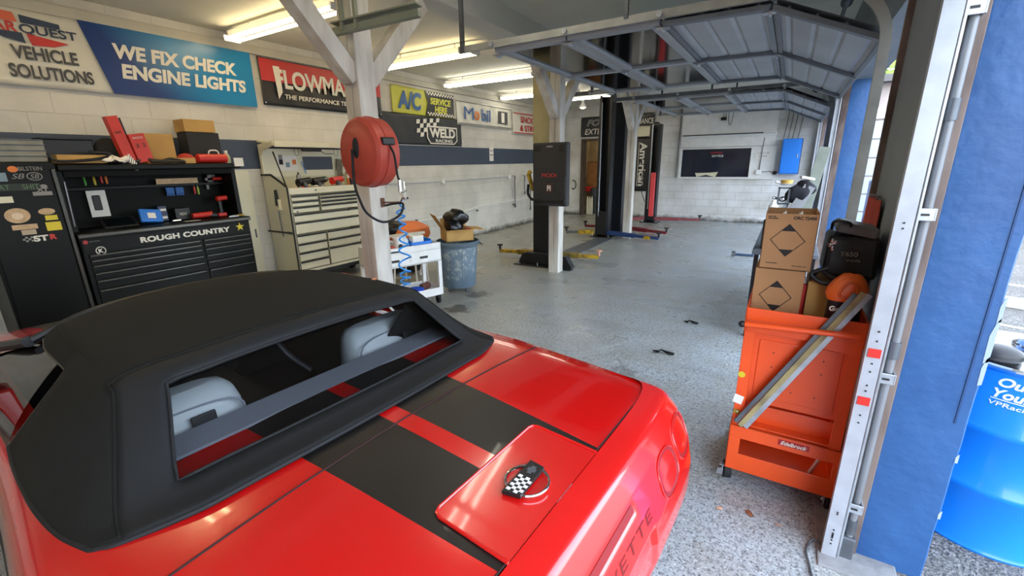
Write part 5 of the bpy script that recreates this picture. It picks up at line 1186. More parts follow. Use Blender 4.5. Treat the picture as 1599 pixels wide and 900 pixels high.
mb = MB(); mb.box((0, 0, .015), (.86, .045, .03), (0, 0, .0)); mb.build('slat', M('pale_slat', '#c9c0ac', .7, var=.2, vscale=8), r)
r = cart('blue_cloth', 'blue cloth and parts on the lower shelf of the cart', 'cloth', .12, .16, .156)
mb = MB(); mb.sph((0, 0, .04), .12, (1.1, .8, .35), 16); mb.build('cloth', M('royal_blue_cloth', '#1b49b8', .8, bump=.5, bscale=20), r, smooth=True)
r = cart('rusty_part', 'brown rusty metal part beside the blue cloth on the lower shelf', 'metal part', .30, .20, .156)
mb = MB(); mb.cyl((-.06, 0, .05), (.06, .02, .06), .045, seg=12); mb.box((.0, .05, .04), (.10, .06, .06)); mb.build('metal_part', M('rusty_brown', '#7a4b42', .8, var=.4, vscale=20), r, smooth=30)
# orange dome shaped thing behind the cart (creeper seat)
r = thing('orange_stool', 'round orange seat with a black centre behind the white cart', 'stool', (-4.72, 4.72, 0), .3)
mb = MB(); mb.lathe([(0, .70), (.30, .70), (.33, .76), (.31, .86), (.18, .93), (0, .935)], seg=32); mb.build('seat', M('orange_vinyl', '#ea7a3c', .5), r, smooth=50)
mb = MB(); mb.sph((-.12, -.20, .86), .17, (1, 1, .7), 18); mb.build('seat_pad', m_black, r, smooth=True, label='black dome pad on the orange seat')
for k in range(4): a = PI / 4 + k * PI / 2; mb = MB(); mb.tube([(.20 * math.cos(a), .20 * math.sin(a), .71), (.27 * math.cos(a), .27 * math.sin(a), .0)], .014, seg=8); mb.build('leg', m_lbl, r, smooth=True)
# red stool seen through the cart
r = thing('step_stool', 'low red topped step stool with white legs behind the cart', 'stool', (-4.85, 5.35, 0), .4)
mb = MB(); mb.box((0, 0, .27), (.34, .26, .05)); mb.build('stool_top', m_redreel, r, bevel=.01)
for sx in (-1, 1):
    for sy in (-1, 1): mb = MB(); mb.bar((sx * .13, sy * .09, .25), (sx * .17, sy * .12, 0), .035, .035); mb.build('leg', m_white, r, bevel=.004)
# trash can
TCX, TCY = -3.86, 4.80
r = thing('trash_can', 'round grey plastic trash can with pale scuffs, on casters beside the white cart', 'trash can', (TCX, TCY, 0), .9)
t = NT('scuffed_grey_plastic', .6); x, y, z = t.sep(); c = t.mix(t.ramp(t.noise(14, 6, rough=.7), .50, .64), hx('#6d7f8b'), hx('#b4b8b2')); c = t.mix(t.ramp(t.noise(2.2, 4), .42, .56), c, hx('#5d6f7d')); c = t.mix(t.math('GREATER_THAN', z, .64), c, hx('#56666f')); t.color(c); m_can = t.m
mb = MB(); mb.lathe([(0, .07), (.225, .07), (.24, .09), (.275, .62), (.285, .66), (.305, .665), (.312, .70), (.30, .72), (.287, .72), (.27, .60), (.22, .11), (0, .10)], seg=44); mb.build('can_body', m_can, r, smooth=35)
for k in range(12): a = 2 * PI * k / 12; mb2 = MB(); mb2.bar((.236 * math.cos(a), .236 * math.sin(a), .12), (.279 * math.cos(a), .279 * math.sin(a), .62), .018, .012, up=(math.cos(a), math.sin(a), 0)); mb2.build('rib', m_can, r, bevel=.003) if k % 3 == 0 else mb2.bm.free()
for s_ in (-1, 1): mb = MB(); mb.tube([(s_ * .30, -.05, .68), (s_ * .35, -.05, .64), (s_ * .35, .05, .64), (s_ * .30, .05, .68)], .010, seg=8); mb.build('handle', m_blackp, r, smooth=True)
for k in range(4): a = .4 + k * PI / 2; mb = MB(); mb.cyl((.17 * math.cos(a) - .012, .17 * math.sin(a), .032), (.17 * math.cos(a) + .012, .17 * math.sin(a), .032), .032, seg=14); mb.box((.17 * math.cos(a), .17 * math.sin(a), .058), (.03, .04, .03)); mb.build('caster', m_dgalv, r)
r = thing('open_carton', 'open cardboard carton with flaps sitting on the trash can', 'box', (TCX - .02, TCY + .02, .725), .95)
mb = MB(); a_, b_ = .19, .17
mb.b2(-a_, a_, -b_, b_, 0, .006); mb.b2(-a_, a_, -b_, -b_ + .005, 0, .15); mb.b2(-a_, a_, b_ - .005, b_, 0, .15); mb.b2(-a_, -a_ + .005, -b_, b_, 0, .15); mb.b2(a_ - .005, a_, -b_, b_, 0, .15); mb.build('carton', m_card2, r)
for pts in ([(-a_, -b_, .15), (-a_, b_, .15), (-a_ - .14, b_ - .0, .36), (-a_ - .14, -b_ + .0, .36)], [(a_, -b_, .15), (a_, b_, .15), (a_ + .17, b_, .135), (a_ + .17, -b_, .135)], [(-a_, b_, .15), (a_, b_, .15), (a_ - .02, b_ + .06, .27), (-a_ + .02, b_ + .06, .27)], [(-a_, -b_, .15), (a_, -b_, .15), (a_ - .01, -b_ - .16, .17), (-a_ + .01, -b_ - .16, .17)]):
    mb = MB(); mb.poly(pts, (0, .0, .005)); mb.build('flap', m_card2, r)
r = thing('black_trash_bag', 'bunched black plastic bag sticking out of the open carton', 'bag', (TCX - .05, TCY + .0, .74), .3)
mb = MB(); bm2 = mb; mb.sph((0, 0, .17), .13, (1, .9, 1.15), 26); mb.sph((.03, .0, .30), .13, (1.3, 1, .75), 24); mb.sph((.10, .02, .26), .07, (1.3, 1, .6), 18)
for v in mb.bm.verts: v.co += Vector((math.sin(v.co.z * 26 + v.co.y * 30), math.cos(v.co.x * 33 + v.co.z * 21), math.sin(v.co.y * 34 + v.co.x * 28))) * .022
mb.build('bag_film', m_bag, r, smooth=True)
r = thing('orange_packet', 'orange packet in the open carton beside the black bag', 'packet', (TCX + .10, TCY + .125, .735), .65)
mb = MB(); mb.box((0, 0, .08), (.08, .05, .14), (.1, .05, 0)); mb.build('packet', m_redreel, r, bevel=.012)

# ================================================================= TWO-POST LIFTS
m_lift = M('black_lift_steel', '#17181b', .4, var=.2, vscale=3); m_liftn = M('navy_lift_steel', '#141922', .4, var=.2); m_liftb = M('blue_lift_paint', '#1d3a6c', .45, var=.2, vscale=8); m_olive = M('weathered_yellow_paint', '#a39c78', .6, var=.15)
def column(root, x, y, facing, mat, H_=3.1, upper=None, nm='column', w=.30):
    """C-channel column, open towards facing (+1/-1 in y)"""
    zt = H_ if upper is None else 2.05; s_ = facing
    for z0, z1, mt in (((0.02, zt, mat),) + (((zt, H_, upper),) if upper else ())):
        mb = MB(); mb.b2(x - w / 2, x + w / 2, y - s_ * .13, y - s_ * .118, z0, z1); mb.b2(x - w / 2, x - w / 2 + .012, y - s_ * .13, y + s_ * .13, z0, z1); mb.b2(x + w / 2 - .012, x + w / 2, y - s_ * .13, y + s_ * .13, z0, z1)
        mb.b2(x - w / 2, x - w / 2 + .06, y + s_ * .118, y + s_ * .13, z0, z1); mb.b2(x + w / 2 - .06, x + w / 2, y + s_ * .118, y + s_ * .13, z0, z1)
        mb.build(nm, mt, root, bevel=.004)
    mb = MB(); mb.b2(x - w / 2 - .10, x + w / 2 + .10, y - .22, y + .22, 0, .02); mb.build('base_plate', mat, root, bevel=.003)
    mb = MB()
    for bx in (-.2, .2):
        for by in (-.17, .17): mb.cyl((x + bx, y + by, .02), (x + bx, y + by, .05), .014, seg=8)
    mb.build('anchor_bolt', m_galv, root)
    mb = MB(); mb.b2(x - w / 2 + .02, x + w / 2 - .02, y + s_ * .0, y + s_ * .17, .06, .62); mb.build('carriage', mat, root, bevel=.006)
def arm(root, p0, p1, mat, mat2, pad=None):
    p0, p1 = Vector(p0), Vector(p1); m_ = p0.lerp(p1, .55)
    mb = MB(); mb.bar(p0, m_, .11, .09); mb.build('swing_arm', mat, root, bevel=.006)
    mb = MB(); mb.bar(p0.lerp(p1, .45), p1, .075, .06); mb.build('arm_extension', mat2, root, bevel=.005)
    mb = MB(); mb.cyl(p1 + Vector((0, 0, .02)), p1 + Vector((0, 0, .10)), .022, seg=12); mb.cyl(p1 + Vector((0, 0, .10)), p1 + Vector((0, 0, .125)), .055, seg=18); mb.build('lift_pad', pad or m_rubber, root, smooth=40)
L1 = thing('two_post_lift', 'two-post car lift with yellow swing arms, nearer of the lifts', 'car lift', (0, 0, 0))
column(L1, -3.61, 6.95, 1, m_lift, 3.2, m_olive)
column(L1, -3.68, 10.15, -1, m_lift, 3.15)
mb = MB(); mb.poly([(-3.98, 6.66, .02), (-3.90, 6.66, .19), (-3.82, 6.66, .22), (-3.30, 6.66, .22), (-3.05, 6.66, .20), (-2.93, 6.66, .02)], (0, .13, 0)); mb.b2(-4.02, -2.90, 6.55, 6.66, 0, .018); mb.build('base_beam', m_lift, L1, bevel=.006)
mb = MB()
for bx in (-3.93, -3.55, -3.12): mb.cyl((bx, 6.585, .018), (bx, 6.585, .07), .012, seg=8)
mb.build('anchor_bolt', m_galv, L1)
arm(L1, (-3.75, 7.14, .13), (-4.62, 7.05, .11), m_yel, m_yel); arm(L1, (-3.47, 7.14, .13), (-2.72, 7.35, .11), M('worn_yellow_steel', '#8d7424', .55, col2='#3d2f1d', vscale=9), m_yel, M('worn_pink_pad', '#d09a86', .8))
arm(L1, (-3.84, 9.95, .13), (-4.50, 9.85, .10), m_yel, m_dgalv); arm(L1, (-3.50, 9.98, .13), (-2.30, 9.90, .09), m_liftb, m_liftb)
mb = MB(); mb.b2(-2.62, -2.48, 9.865, 9.955, .055, .126); mb.build('arm_tape', m_yel, L1)
mb = MB(); mb.b2(-3.71, -3.34, 7.30, 9.86, 0, .02); mb.build('floor_plate', m_dgalv, L1, bevel=.004)
mb = MB(); mb.tube([(-3.75, 9.99, .5), (-3.75, 9.99, 3.0)], .012, seg=8); mb.build('lift_chain', m_galv, L1)
L2 = thing('two_post_lift', 'two-post car lift with dark red swing arms, farther of the lifts', 'car lift', (0, 0, 0))
column(L2, -3.56, 10.75, 1, m_liftn, 3.05); column(L2, -3.36, 13.25, -1, m_liftn, 2.72)
arm(L2, (-3.40, 10.95, .13), (-2.32, 10.70, .10), m_redd, m_redd); arm(L2, (-3.72, 10.95, .13), (-4.5, 11.05, .10), m_redd, m_redd)
arm(L2, (-3.22, 13.08, .13), (-2.05, 13.55, .10), m_redd, m_redd); arm(L2, (-3.50, 13.08, .13), (-4.2, 12.6, .10), m_redd, m_redd)
mb = MB(); mb.b2(-3.36, -3.24, 12.98, 13.07, .20, 1.42); mb.build('carriage_cover', M('bright_red_paint', '#d8484a', .5), L2, bevel=.006)
mb = MB(); mb.tube([(-3.52, 13.1, .6), (-3.62, 13.08, .9), (-3.62, 13.08, 1.4), (-3.5, 13.1, 1.7)], .010, seg=8, smooth=5); mb.build('hydraulic_hose', m_rubber, L2, smooth=True)
mb = MB(); mb.b2(-3.42, -3.39, 13.02, 13.06, .4, 2.7); mb.build('slide_rail', m_galv, L2)
# overhead cross beams of the lifts
mb = MB(); mb.b2(-3.42, -3.30, 13.2, 13.3, 2.72, 2.78); mb.build('top_cap', m_liftn, L2)

# plastic tool case hung on the second post
r = thing('plastic_tool_case', 'black moulded plastic tool case with red lettering hung on the second timber post', 'tool case', (-3.09, 6.20, 1.10))
mb = MB(); mb.b2(-.28, .29, -.09, .03, .0, .93); b = mb.build('case_shell', M('dark_grey_moulded_plastic', '#2b2b2c', .55, bump=.15, bscale=60), r, bevel=.025)
for pts in ([(-.26, .14), (-.10, .22), (.12, .22), (.27, .14), (.27, .44), (.10, .34), (-.08, .34), (-.26, .44)],): mb = MB(); mb.poly([(x, -.088, z) for x, z in pts], (0, -.012, 0)); mb.build('raised_rib', M('dark_grey_moulded_plastic', '#2b2b2c', .55), r, bevel=.006)
mb = MB(); mb.b2(-.15, .15, -.115, -.09, .05, .10); mb.build('case_handle', m_black, r, bevel=.012)
for xx in (-.21, .21):
    for zz in (.06, .84): mb = MB(); mb.b2(xx - .05, xx + .05, -.105, -.088, zz - .03, zz + .05); mb.build('latch', m_black, r, bevel=.008)
txt('MODI', .055, r, m_lred, (0, -.102, .46), .24); mb = MB(); mb.b2(-.05, .06, -.104, -.10, .20, .34); mb.build('label_sticker', M('brown_label', '#4b2a22', .6), r)
txt('FI', .08, r, m_letter, (0, -.106, .27), .06, bold=.03); mb = MB(); mb.b2(-.05, .05, -.093, -.088, .86, .885); mb.build('small_plate', m_lblg, r)
r = thing('yellow_cutter', 'yellow and black hooked tool hanging left of the black tool case', 'hand tool', (-3.43, 6.18, 1.22))
mb = MB(); mb.bar((-.06, 0, .36), (.03, 0, .10), .03, .09, up=(0, 1, 0)) ; mb.bar((-.06, 0, .36), (-.02, 0, .40), .03, .06); mb.build('yellow_handle', m_yel, r, bevel=.006)
mb = MB(); mb.tube([(-.06, 0, .20), (-.07, 0, .06), (.0, 0, -.03), (.07, 0, -.02)], .022, seg=8, smooth=5); mb.build('black_hook', m_rubber, r, smooth=True)
r = thing('cord_loop', 'loop of black cord hanging behind the right of the tool case', 'cord', (-2.78, 6.27, 1.42)); mb = MB(); mb.tube([(0, 0, .06), (.04, 0, .05), (.055, 0, -.02), (.02, 0, -.07), (-.01, 0, -.05)], .008, seg=8, smooth=5); mb.build('cord', m_black, r, smooth=True)
# ================================================================= ORANGE TOOL CART (right foreground)
OC = thing('orange_tool_cart', 'tall bright orange steel tool cart on casters with a small red maker plate', 'tool cart', (.146, 2.42, 0))
hw = .243; dp = .50
def ob(nm, mat, par, *bs, **k):
    mb = MB()
    for b in bs: mb.b2(*b)
    return mb.build(nm, mat, par, **k)
ob('leg', m_orange, OC, (-hw, -hw + .05, 0, .004, .33, .98), (-hw, -hw + .004, 0, .05, .10, .98), bevel=.002)
ob('leg', m_orange, OC, (hw - .05, hw, 0, .004, .33, .98), (hw - .004, hw, 0, .05, .10, .98), bevel=.002)
ob('leg', m_orange, OC, (-hw, -hw + .05, dp - .004, dp, .10, .98), (-hw, -hw + .004, dp - .05, dp, .10, .98), bevel=.002)
ob('leg', m_orange, OC, (hw - .05, hw, dp - .004, dp, .10, .98), (hw - .004, hw, dp - .05, dp, .10, .98), bevel=.002)
ob('top_tray', m_orange, OC, (-hw, hw, -.004, .006, .965, 1.028), (-hw, hw, dp - .006, dp + .004, .965, 1.028), (-hw - .004, -hw + .006, 0, dp, .90, 1.028), (hw - .006, hw + .004, 0, dp, .90, 1.028), (-hw, hw, 0, dp, .900, .908), bevel=.003)
mb = MB(); mb.poly([(-hw + .008, -.003, .965), (hw - .002, -.003, .965), (hw - .002, -.003, .86), (hw * .35, -.003, .875), (hw * .28, -.003, .90), (-hw + .008, -.003, .905)], (0, .004, 0)); mb.build('apron', m_orange, OC, bevel=.001)
mb = MB(); mb.tube([(-hw, -.055, .955), (hw - .03, -.055, .978)], .0135, seg=14); mb.build('push_handle', m_orange, OC, smooth=True)
mb = MB(); mb.sph((-hw - .012, -.055, .954), .017); mb.build('handle_cap', m_black, OC, smooth=True)
ob('back_panel', m_orange, OC, (-hw + .045, hw - .02, .03, .036, .50, .90), bevel=.002)
mb = MB(); mb.b2(-hw + .075, hw - .06, .024, .03, .54, .86); mb.build('panel_press', m_orange, OC, bevel=.003)
mb = MB()
for x, z in ((-.10, .80), (-.10, .72), (.02, .72), (.11, .80), (.11, .73), (.0, .60), (.10, .60)): mb.cyl((x, .022, z), (x, .0235, z), .0035, seg=8)
mb.build('panel_hole', m_black, OC)
mb = MB()
for x, z in ((-hw + .022, .93), (-hw + .02, .15), (-hw + .02, .12), (-hw + .02, .44)): mb.sph((x, -.004, z), .006)
mb.build('bolt_head', m_chrome, OC, smooth=True)
# lower tray with a wide window in its front
ob('lower_tray', m_orange, OC, (-hw - .006, hw + .006, -.010, -.004, .285, .36), (-hw - .006, hw + .006, -.010, -.004, .085, .19), (-hw - .006, -hw + .052, -.010, -.004, .19, .285), (hw - .02, hw + .006, -.010, -.004, .19, .285),
   (-hw - .006, hw + .006, -.010, .012, .354, .36), (-hw - .006, -hw, -.010, dp, .085, .36), (hw, hw + .006, -.01, dp, .085, .36), (-hw, hw, dp - .006, dp, .085, .36), (-hw, hw, 0, dp, .10, .108), bevel=.002)
ob('inner_shelf', m_orange, OC, (-hw, hw, .06, .068, .37, .47), (-hw, hw, .0, .06, .366, .372), bevel=.002)
mb = MB(); mb.b2(-.018, .118, -.0125, -.0105, .312, .345); pl = mb.build('maker_plate', M('maker_red', '#a8141c', .35), OC, bevel=.001)
txt('Edelbrock', .022, pl, m_letter, (.05, -.0132, .3285), .115, shear=.35, bold=.02)
for nm, mt, x, z, w_, h_, rd in (('round_sticker', m_sy, -hw + .004, .66, .034, .034, 1), ('paper_tag', m_lbl, -hw + .006, .515, .045, .05, 0), ('yellow_tag', m_yel, -hw + .008, .44, .03, .025, 0)):
    mb = MB()
    if rd: mb.poly([(x + w_ / 2 * math.cos(a) + .012, -.006, z + h_ / 2 * math.sin(a)) for a in [2 * PI * k / 18 for k in range(18)]], (0, -.001, 0))
    else: mb.box((x + .01, -.007, z), (w_, .0015, h_), (0, .2, 0))
    mb.build(nm, mt, OC)
for sx in (-1, 1):
    for sy in (.03, dp - .05):
        mb = MB(); cx = sx * (hw - .005); mb.cyl((cx - .017, sy - .005, .048), (cx + .017, sy + .005, .048), .047, seg=22); c_ = mb.build('caster_wheel', m_rubber, OC, smooth=40)
        mb = MB(); mb.b2(cx - .022, cx - .017, sy - .03, sy + .03, .03, .088); mb.b2(cx + .017, cx + .022, sy - .03, sy + .03, .03, .088); mb.b2(cx - .035, cx + .035, sy - .035, sy + .035, .083, .088); mb.cyl((cx - .03, sy, .043), (cx + .03, sy, .043), .007, seg=10); mb.box((cx - .03 * sx * -1, sy - .045, .05), (.03, .035, .008), (.5, 0, 0)); mb.build('caster_fork', m_galv, OC)
r = thing('paint_roller_frame', 'bent white and grey metal strip standing inside the lower tray of the orange cart', 'metal strip', (.31, 2.52, .112))
mb = MB(); mb.bar((-.02, 0, 0), (.02, -.03, .16), .025, .012); mb.build('strip', m_white, r, bevel=.002)
# hazard cartons
def hazbox(label, x0, x1, z0, z1, y, d, opened, txts):
    r = thing('hazard_carton', label, 'box', ((x0 + x1) / 2, y, z0)); w = (x1 - x0) / 2; h = z1 - z0; mb = MB()
    if opened:
        mb.b2(-w, w, 0, d, 0, .005); mb.b2(-w, w, 0, .005, 0, h - .006); mb.b2(-w, w, d - .005, d, 0, h); mb.b2(-w, -w + .005, 0, d, 0, h); mb.b2(w - .005, w, 0, d, 0, h)
    else: mb.b2(-w, w, 0, d, 0, h)
    mb.build('carton', m_card, r, bevel=.002)
    cx, cz, a, b = -.005, h * .52, w * .66, h * .28
    mb = MB(); ring = [(cx, cz + b), (cx + a, cz), (cx, cz - b), (cx - a, cz)]
    for p, q in zip(ring, ring[1:] + ring[:1]): mb.bar((p[0], -.0015, p[1]), (q[0], -.0015, q[1]), .003, .002, up=(0, 1, 0))
    dm = mb.build('hazard_diamond', m_ink, r)
    k = .42
    for s_ in (1, -1): mb = MB(); mb.poly([(cx, -.0025, cz + s_ * b), (cx + a * k, -.0025, cz + s_ * b * (1 - k)), (cx - a * k, -.0025, cz + s_ * b * (1 - k))], (0, .002, 0)); mb.build('diamond_corner', m_ink, r)
    for s, hh, ww, xx, zz in txts: txt(s, hh, r, m_ink, (xx, -.0012, zz), ww, bold=.03)
    if opened:
        for xx in (-.04, .03): mb = MB(); mb.poly([(xx - .02, .05, h - .03), (xx + .02, .05, h - .03), (xx + .012, .06, h + .004)], (0, .02, 0)); mb.build('inner_paper', m_lbl, r)
    return r
hazbox('open hazard-marked brown carton reading ORC 72400, upper of the two stacked', -.078, .148, 1.205, 1.492, 2.58, .26, True, (('ORC 72400', .016, .095, .055, .262), ('UN1950', .007, .035, -.085, .266), ('flammable', .006, .045, -.078, .257), ('keep upright', .006, .05, -.06, .03), ('this side up', .006, .06, .06, .022)))
hazbox('closed hazard-marked brown carton in the orange cart, lower of the two stacked', -.090, .128, .912, 1.203, 2.57, .26, False, (('flammable liquid', .007, .06, -.05, .055), ('aerosols', .006, .04, .04, .05)))
r = thing('plain_carton', 'plain tan carton in the orange cart beside the hazard boxes', 'box', (.255, 2.62, .912))
mb = MB(); mb.b2(-.105, .115, 0, .25, 0, .235); mb.build('carton', m_card2, r, bevel=.003)
mb = MB(); mb.poly([(-.105, 0, .236), (.115, 0, .236), (.11, -.03, .262), (-.09, -.035, .25)], (0, .003, .001)); mb.build('flap', m_card, r)
r = thing('black_power_case', 'scuffed black plastic case with a grey lid and white scribbles, on the tan carton', 'case', (.315, 2.66, 1.16))
mb = MB(); mb.b2(-.115, .105, .0, .30, .01, .22)
for v in mb.bm.verts:
    if v.co.z > .2: v.co.x *= .94; v.co.y = v.co.y * .9 + .02
mb.build('case_shell', M('black_scuffed_plastic', '#1d1e20', .55, var=.3, vscale=14, bump=.3, bscale=25), r, bevel=.022)
mb = MB(); mb.box((-.0, .12, .248), (.17, .22, .05), (0, .18, .0)); mb.build('case_lid', M('grey_scuffed_plastic', '#6a6a68', .5, var=.3, vscale=10), r, bevel=.014)
mb = MB(); mb.tube([(-.105, .03, .25), (-.10, .0, .29), (-.04, -.0, .285), (-.03, .03, .25)], .007, seg=8, smooth=4); mb.build('handle', m_black, r, smooth=True)
mb = MB(); random.seed(5)
for i in range(7): mb.sph((-.10 + .02 * random.random(), .0, .15 + .05 * random.random()), .007 + .006 * random.random(), seg=8)
mb.build('metal_clip', m_chrome, r, smooth=True)
txt('Y650', .022, r, m_lblg, (-.02, -.002, .135), .07); txt('volt', .014, r, m_lblg, (.0, -.002, .105), .06)
r = thing('black_straps', 'tangle of black straps hanging out under the black case', 'strap', (.20, 2.60, 1.165))
mb = MB(); mb.tube([(-.04, .02, .0), (-.02, -.01, .05), (.03, .0, .03), (.06, -.02, .0), (.0, -.025, -.006), (-.045, -.01, .03), (.02, -.015, .07)], .011, seg=8, smooth=6); mb.build('strap', m_black, r, smooth=True)
r = thing('hand_cleaner_jug', 'orange topped hand cleaner jug with a black Goop label in the orange cart', 'jug', (.294, 2.490, .975)); r.scale = (1.0, 1.0, .95)
mb = MB(); rows = []
for z, a, b in ((0, .062, .045), (.02, .066, .048), (.135, .066, .048), (.14, .068, .05)):
    rows.append([(a * math.copysign(abs(math.cos(t_)) ** .6, math.cos(t_)), b * math.copysign(abs(math.sin(t_)) ** .6, math.sin(t_)), z) for t_ in [2 * PI * k / 28 for k in range(29)]])
mb.grid(rows); mb.build('jug_label_body', m_black, r, smooth=50, label='black labelled lower half of the jug')
mb = MB(); rows = []
for z, a, b, sh in ((.14, .070, .052, 0), (.165, .080, .056, .0), (.20, .078, .052, .004), (.24, .060, .044, .008), (.268, .036, .034, .012), (.276, .012, .014, .014)):
    rows.append([(a * math.copysign(abs(math.cos(t_)) ** .75, math.cos(t_)) + sh, b * math.copysign(abs(math.sin(t_)) ** .75, math.sin(t_)), z) for t_ in [2 * PI * k / 28 for k in range(29)]])
mb.grid(rows); mb.build('jug_top', M('orange_jug_plastic', '#d9601f', .35), r, smooth=60)
mb = MB(); mb.tube([(-.03, -.05, .175), (-.005, -.045, .235), (.03, -.045, .225), (.035, -.052, .175), (0, -.056, .165)], .007, seg=8, closed=True, smooth=4); mb.build('moulded_handle', M('orange_jug_dark', '#c4511c', .35), r, smooth=True)
txt('Goop', .034, r, m_letter, (-.02, -.0485, .098), .075, bold=.04)
r = thing('cardboard_riser', 'low cardboard block under the orange topped hand cleaner jug', 'box', (.294, 2.49, .912)); ob('block', m_card, r, (-.07, .07, -.045, .05, 0, .06))
# red bottle behind
r = thing('red_oil_bottle', 'red bottle with a white cap between the lower hazard carton and the tan carton', 'bottle', (.138, 2.68, .912))
mb = MB(); mb.b2(-.012, .012, -.03, .03, 0, .21); mb.build('bottle_body', m_red, r, bevel=.005); mb = MB(); mb.cyl((0, 0, .21), (0, 0, .24), .010, seg=12); mb.build('cap', m_lbl, r)
# trim strips leaning across the cart
for k, (p0, p1, w_, mt, lab) in enumerate((((-.078, 2.392, .39), (.318, 2.392, 1.165), .022, m_dgalv, 'dull grey metal trim strip leaning across the orange cart, uppermost of three'),
        ((-.055, 2.384, .378), (.345, 2.386, 1.175), .024, M('weathered_yellow_wood', '#a89a6a', .7, col2='#7d7252', vscale=10), 'yellowish wooden strip leaning across the orange cart, middle of three'),
        ((-.030, 2.392, .372), (.366, 2.392, 1.168), .024, m_galv, 'pale aluminium trim strip leaning across the orange cart, lowest of three'))):
    c_ = (Vector(p0) + Vector(p1)) / 2; mb = MB(); mb.bar(Vector(p0) - c_, Vector(p1) - c_, w_, .010, up=(0, 1, 0)); o = mb.build('trim_strip', mt, None, bevel=.001); tag(o, lab, 'strip', None, tuple(c_))

# ================================================================= BLUE FUEL DRUM outside
BR = thing('steel_drum', 'bright blue steel drum with white lettering, outside behind the blue pier', 'drum', (1.03, 2.76, -.012))
m_drum = M('bright_blue_drum', '#0b7fe0', .32, coat=.4)
prof = [(0, .01), (.285, .01), (.295, 0), (.300, .012), (.292, .03), (.290, .28), (.300, .295), (.302, .31), (.300, .325), (.290, .34), (.290, .57), (.300, .585), (.302, .60), (.300, .615), (.290, .63), (.290, .875), (.298, .885), (.298, .897), (.285, .897), (.282, .875), (0, .872)]
mb = MB(); mb.lathe(prof, seg=72); mb.build('drum_body', m_drum, BR, smooth=35)
def wrap(s, h, z, a0, arc, mat, **k):
    o = txt(s, h, BR, mat, (0, 0, 0), arc, mode=Matrix.Identity(4), align='l', **k)
    for v in o.data.vertices:
        a = a0 + v.co.x / .291; rr = .2912 + v.co.z * .4; v.co = Vector((rr * math.cos(a), rr * math.sin(a), z + v.co.y))
a0 = math.radians(-124)
wrap('Our Passion', .042, .838, a0 + .015, .30, m_whitep, shear=.25, bold=.03); wrap('Your Power', .042, .785, a0 - .01, .29, m_whitep, shear=.25, bold=.03); wrap('VPRacingFuels.com', .026, .735, a0 - .03, .30, m_whitep, shear=.1, bold=.01)
mb = MB(); mb.grid([[(.2925 * math.cos(a0 - .02 + i * .05), .2925 * math.sin(a0 - .02 + i * .05), z) for i in range(24)] for z in (.757, .761)]); mb.build('printed_line', m_whitep, BR)
mb = MB(); mb.lathe([(.288, .893), (.303, .893), (.305, .902), (.296, .908), (.284, .904)], seg=72); mb.build('drum_rim', m_chrome, BR, smooth=True)
DT = .862
def drum(name, label, cat, dx, dy, z=DT): return thing(name, label, cat, (1.03 + dx, 2.76 + dy, z))
r = drum('black_cap', 'black rounded plastic cap lying in the drum top', 'cap', -.15, -.14); mb = MB(); mb.sph((0, 0, .05), .085, (1.0, .8, .5), 20); mb.build('cap_shell', m_black, r, smooth=True)
r['category'] = 'lid'; r.name = 'dome_lid'
r = drum('chrome_pipe', 'bent chrome pipe lying across the drum top', 'pipe', -.08, .02); mb = MB(); mb.tube([(-.12, -.02, .04), (-.05, .05, .05), (.06, .04, .05), (.10, -.04, .04)], .035, seg=14, smooth=5); mb.build('pipe', m_chrome, r, smooth=True)
r = drum('tan_cup', 'tan paper cup lying on the drum top', 'cup', .04, -.17); mb = MB(); mb.lathe([(0, 0), (.035, 0), (.05, .10), (.046, .10), (.03, .005)], (-.03, 0, .05), 20, 'X'); mb.build('cup', M('tan_paper', '#c9b07a', .7), r, smooth=40)
r = drum('clear_film', 'crumpled glossy white film on the drum top', 'film', -.02, -.10); mb = MB(); mb.sph((0, 0, .02), .06, (1.2, .8, .35), 14)
for v in mb.bm.verts: v.co += Vector((math.sin(v.co.y * 90), math.cos(v.co.x * 80), math.sin(v.co.x * 100))) * .006
mb.build('film', M('white_film', '#e4e6e6', .15), r, smooth=30)
# beyond the drum: parking lot marks and wheel stop
r = tag(ob('painted_line', m_white, None, (-.9, 1.2, -.05, .05, 0, .003)), 'thick white painted parking line on the asphalt', 'parking line', None, (3.3, 8.6, -.011), math.radians(-20))
r = tag(ob('painted_line', m_white, None, (-.9, 1.2, -.03, .03, 0, .003)), 'thin worn white parking line nearer the blue drum', 'parking line', None, (2.75, 6.3, -.011), math.radians(-22))
mb = MB(); mb.poly([(0, -.09, 0), (0, -.06, .11), (0, .06, .11), (0, .09, 0)], (1.6, 0, 0)); tag(mb.build('wheel_stop', M('pale_concrete', '#b9b6ae', .85, var=.2), None, bevel=.01), 'pale concrete wheel stop on the asphalt behind the drum', 'wheel stop', None, (2.0, 7.6, -.011), math.radians(-20))

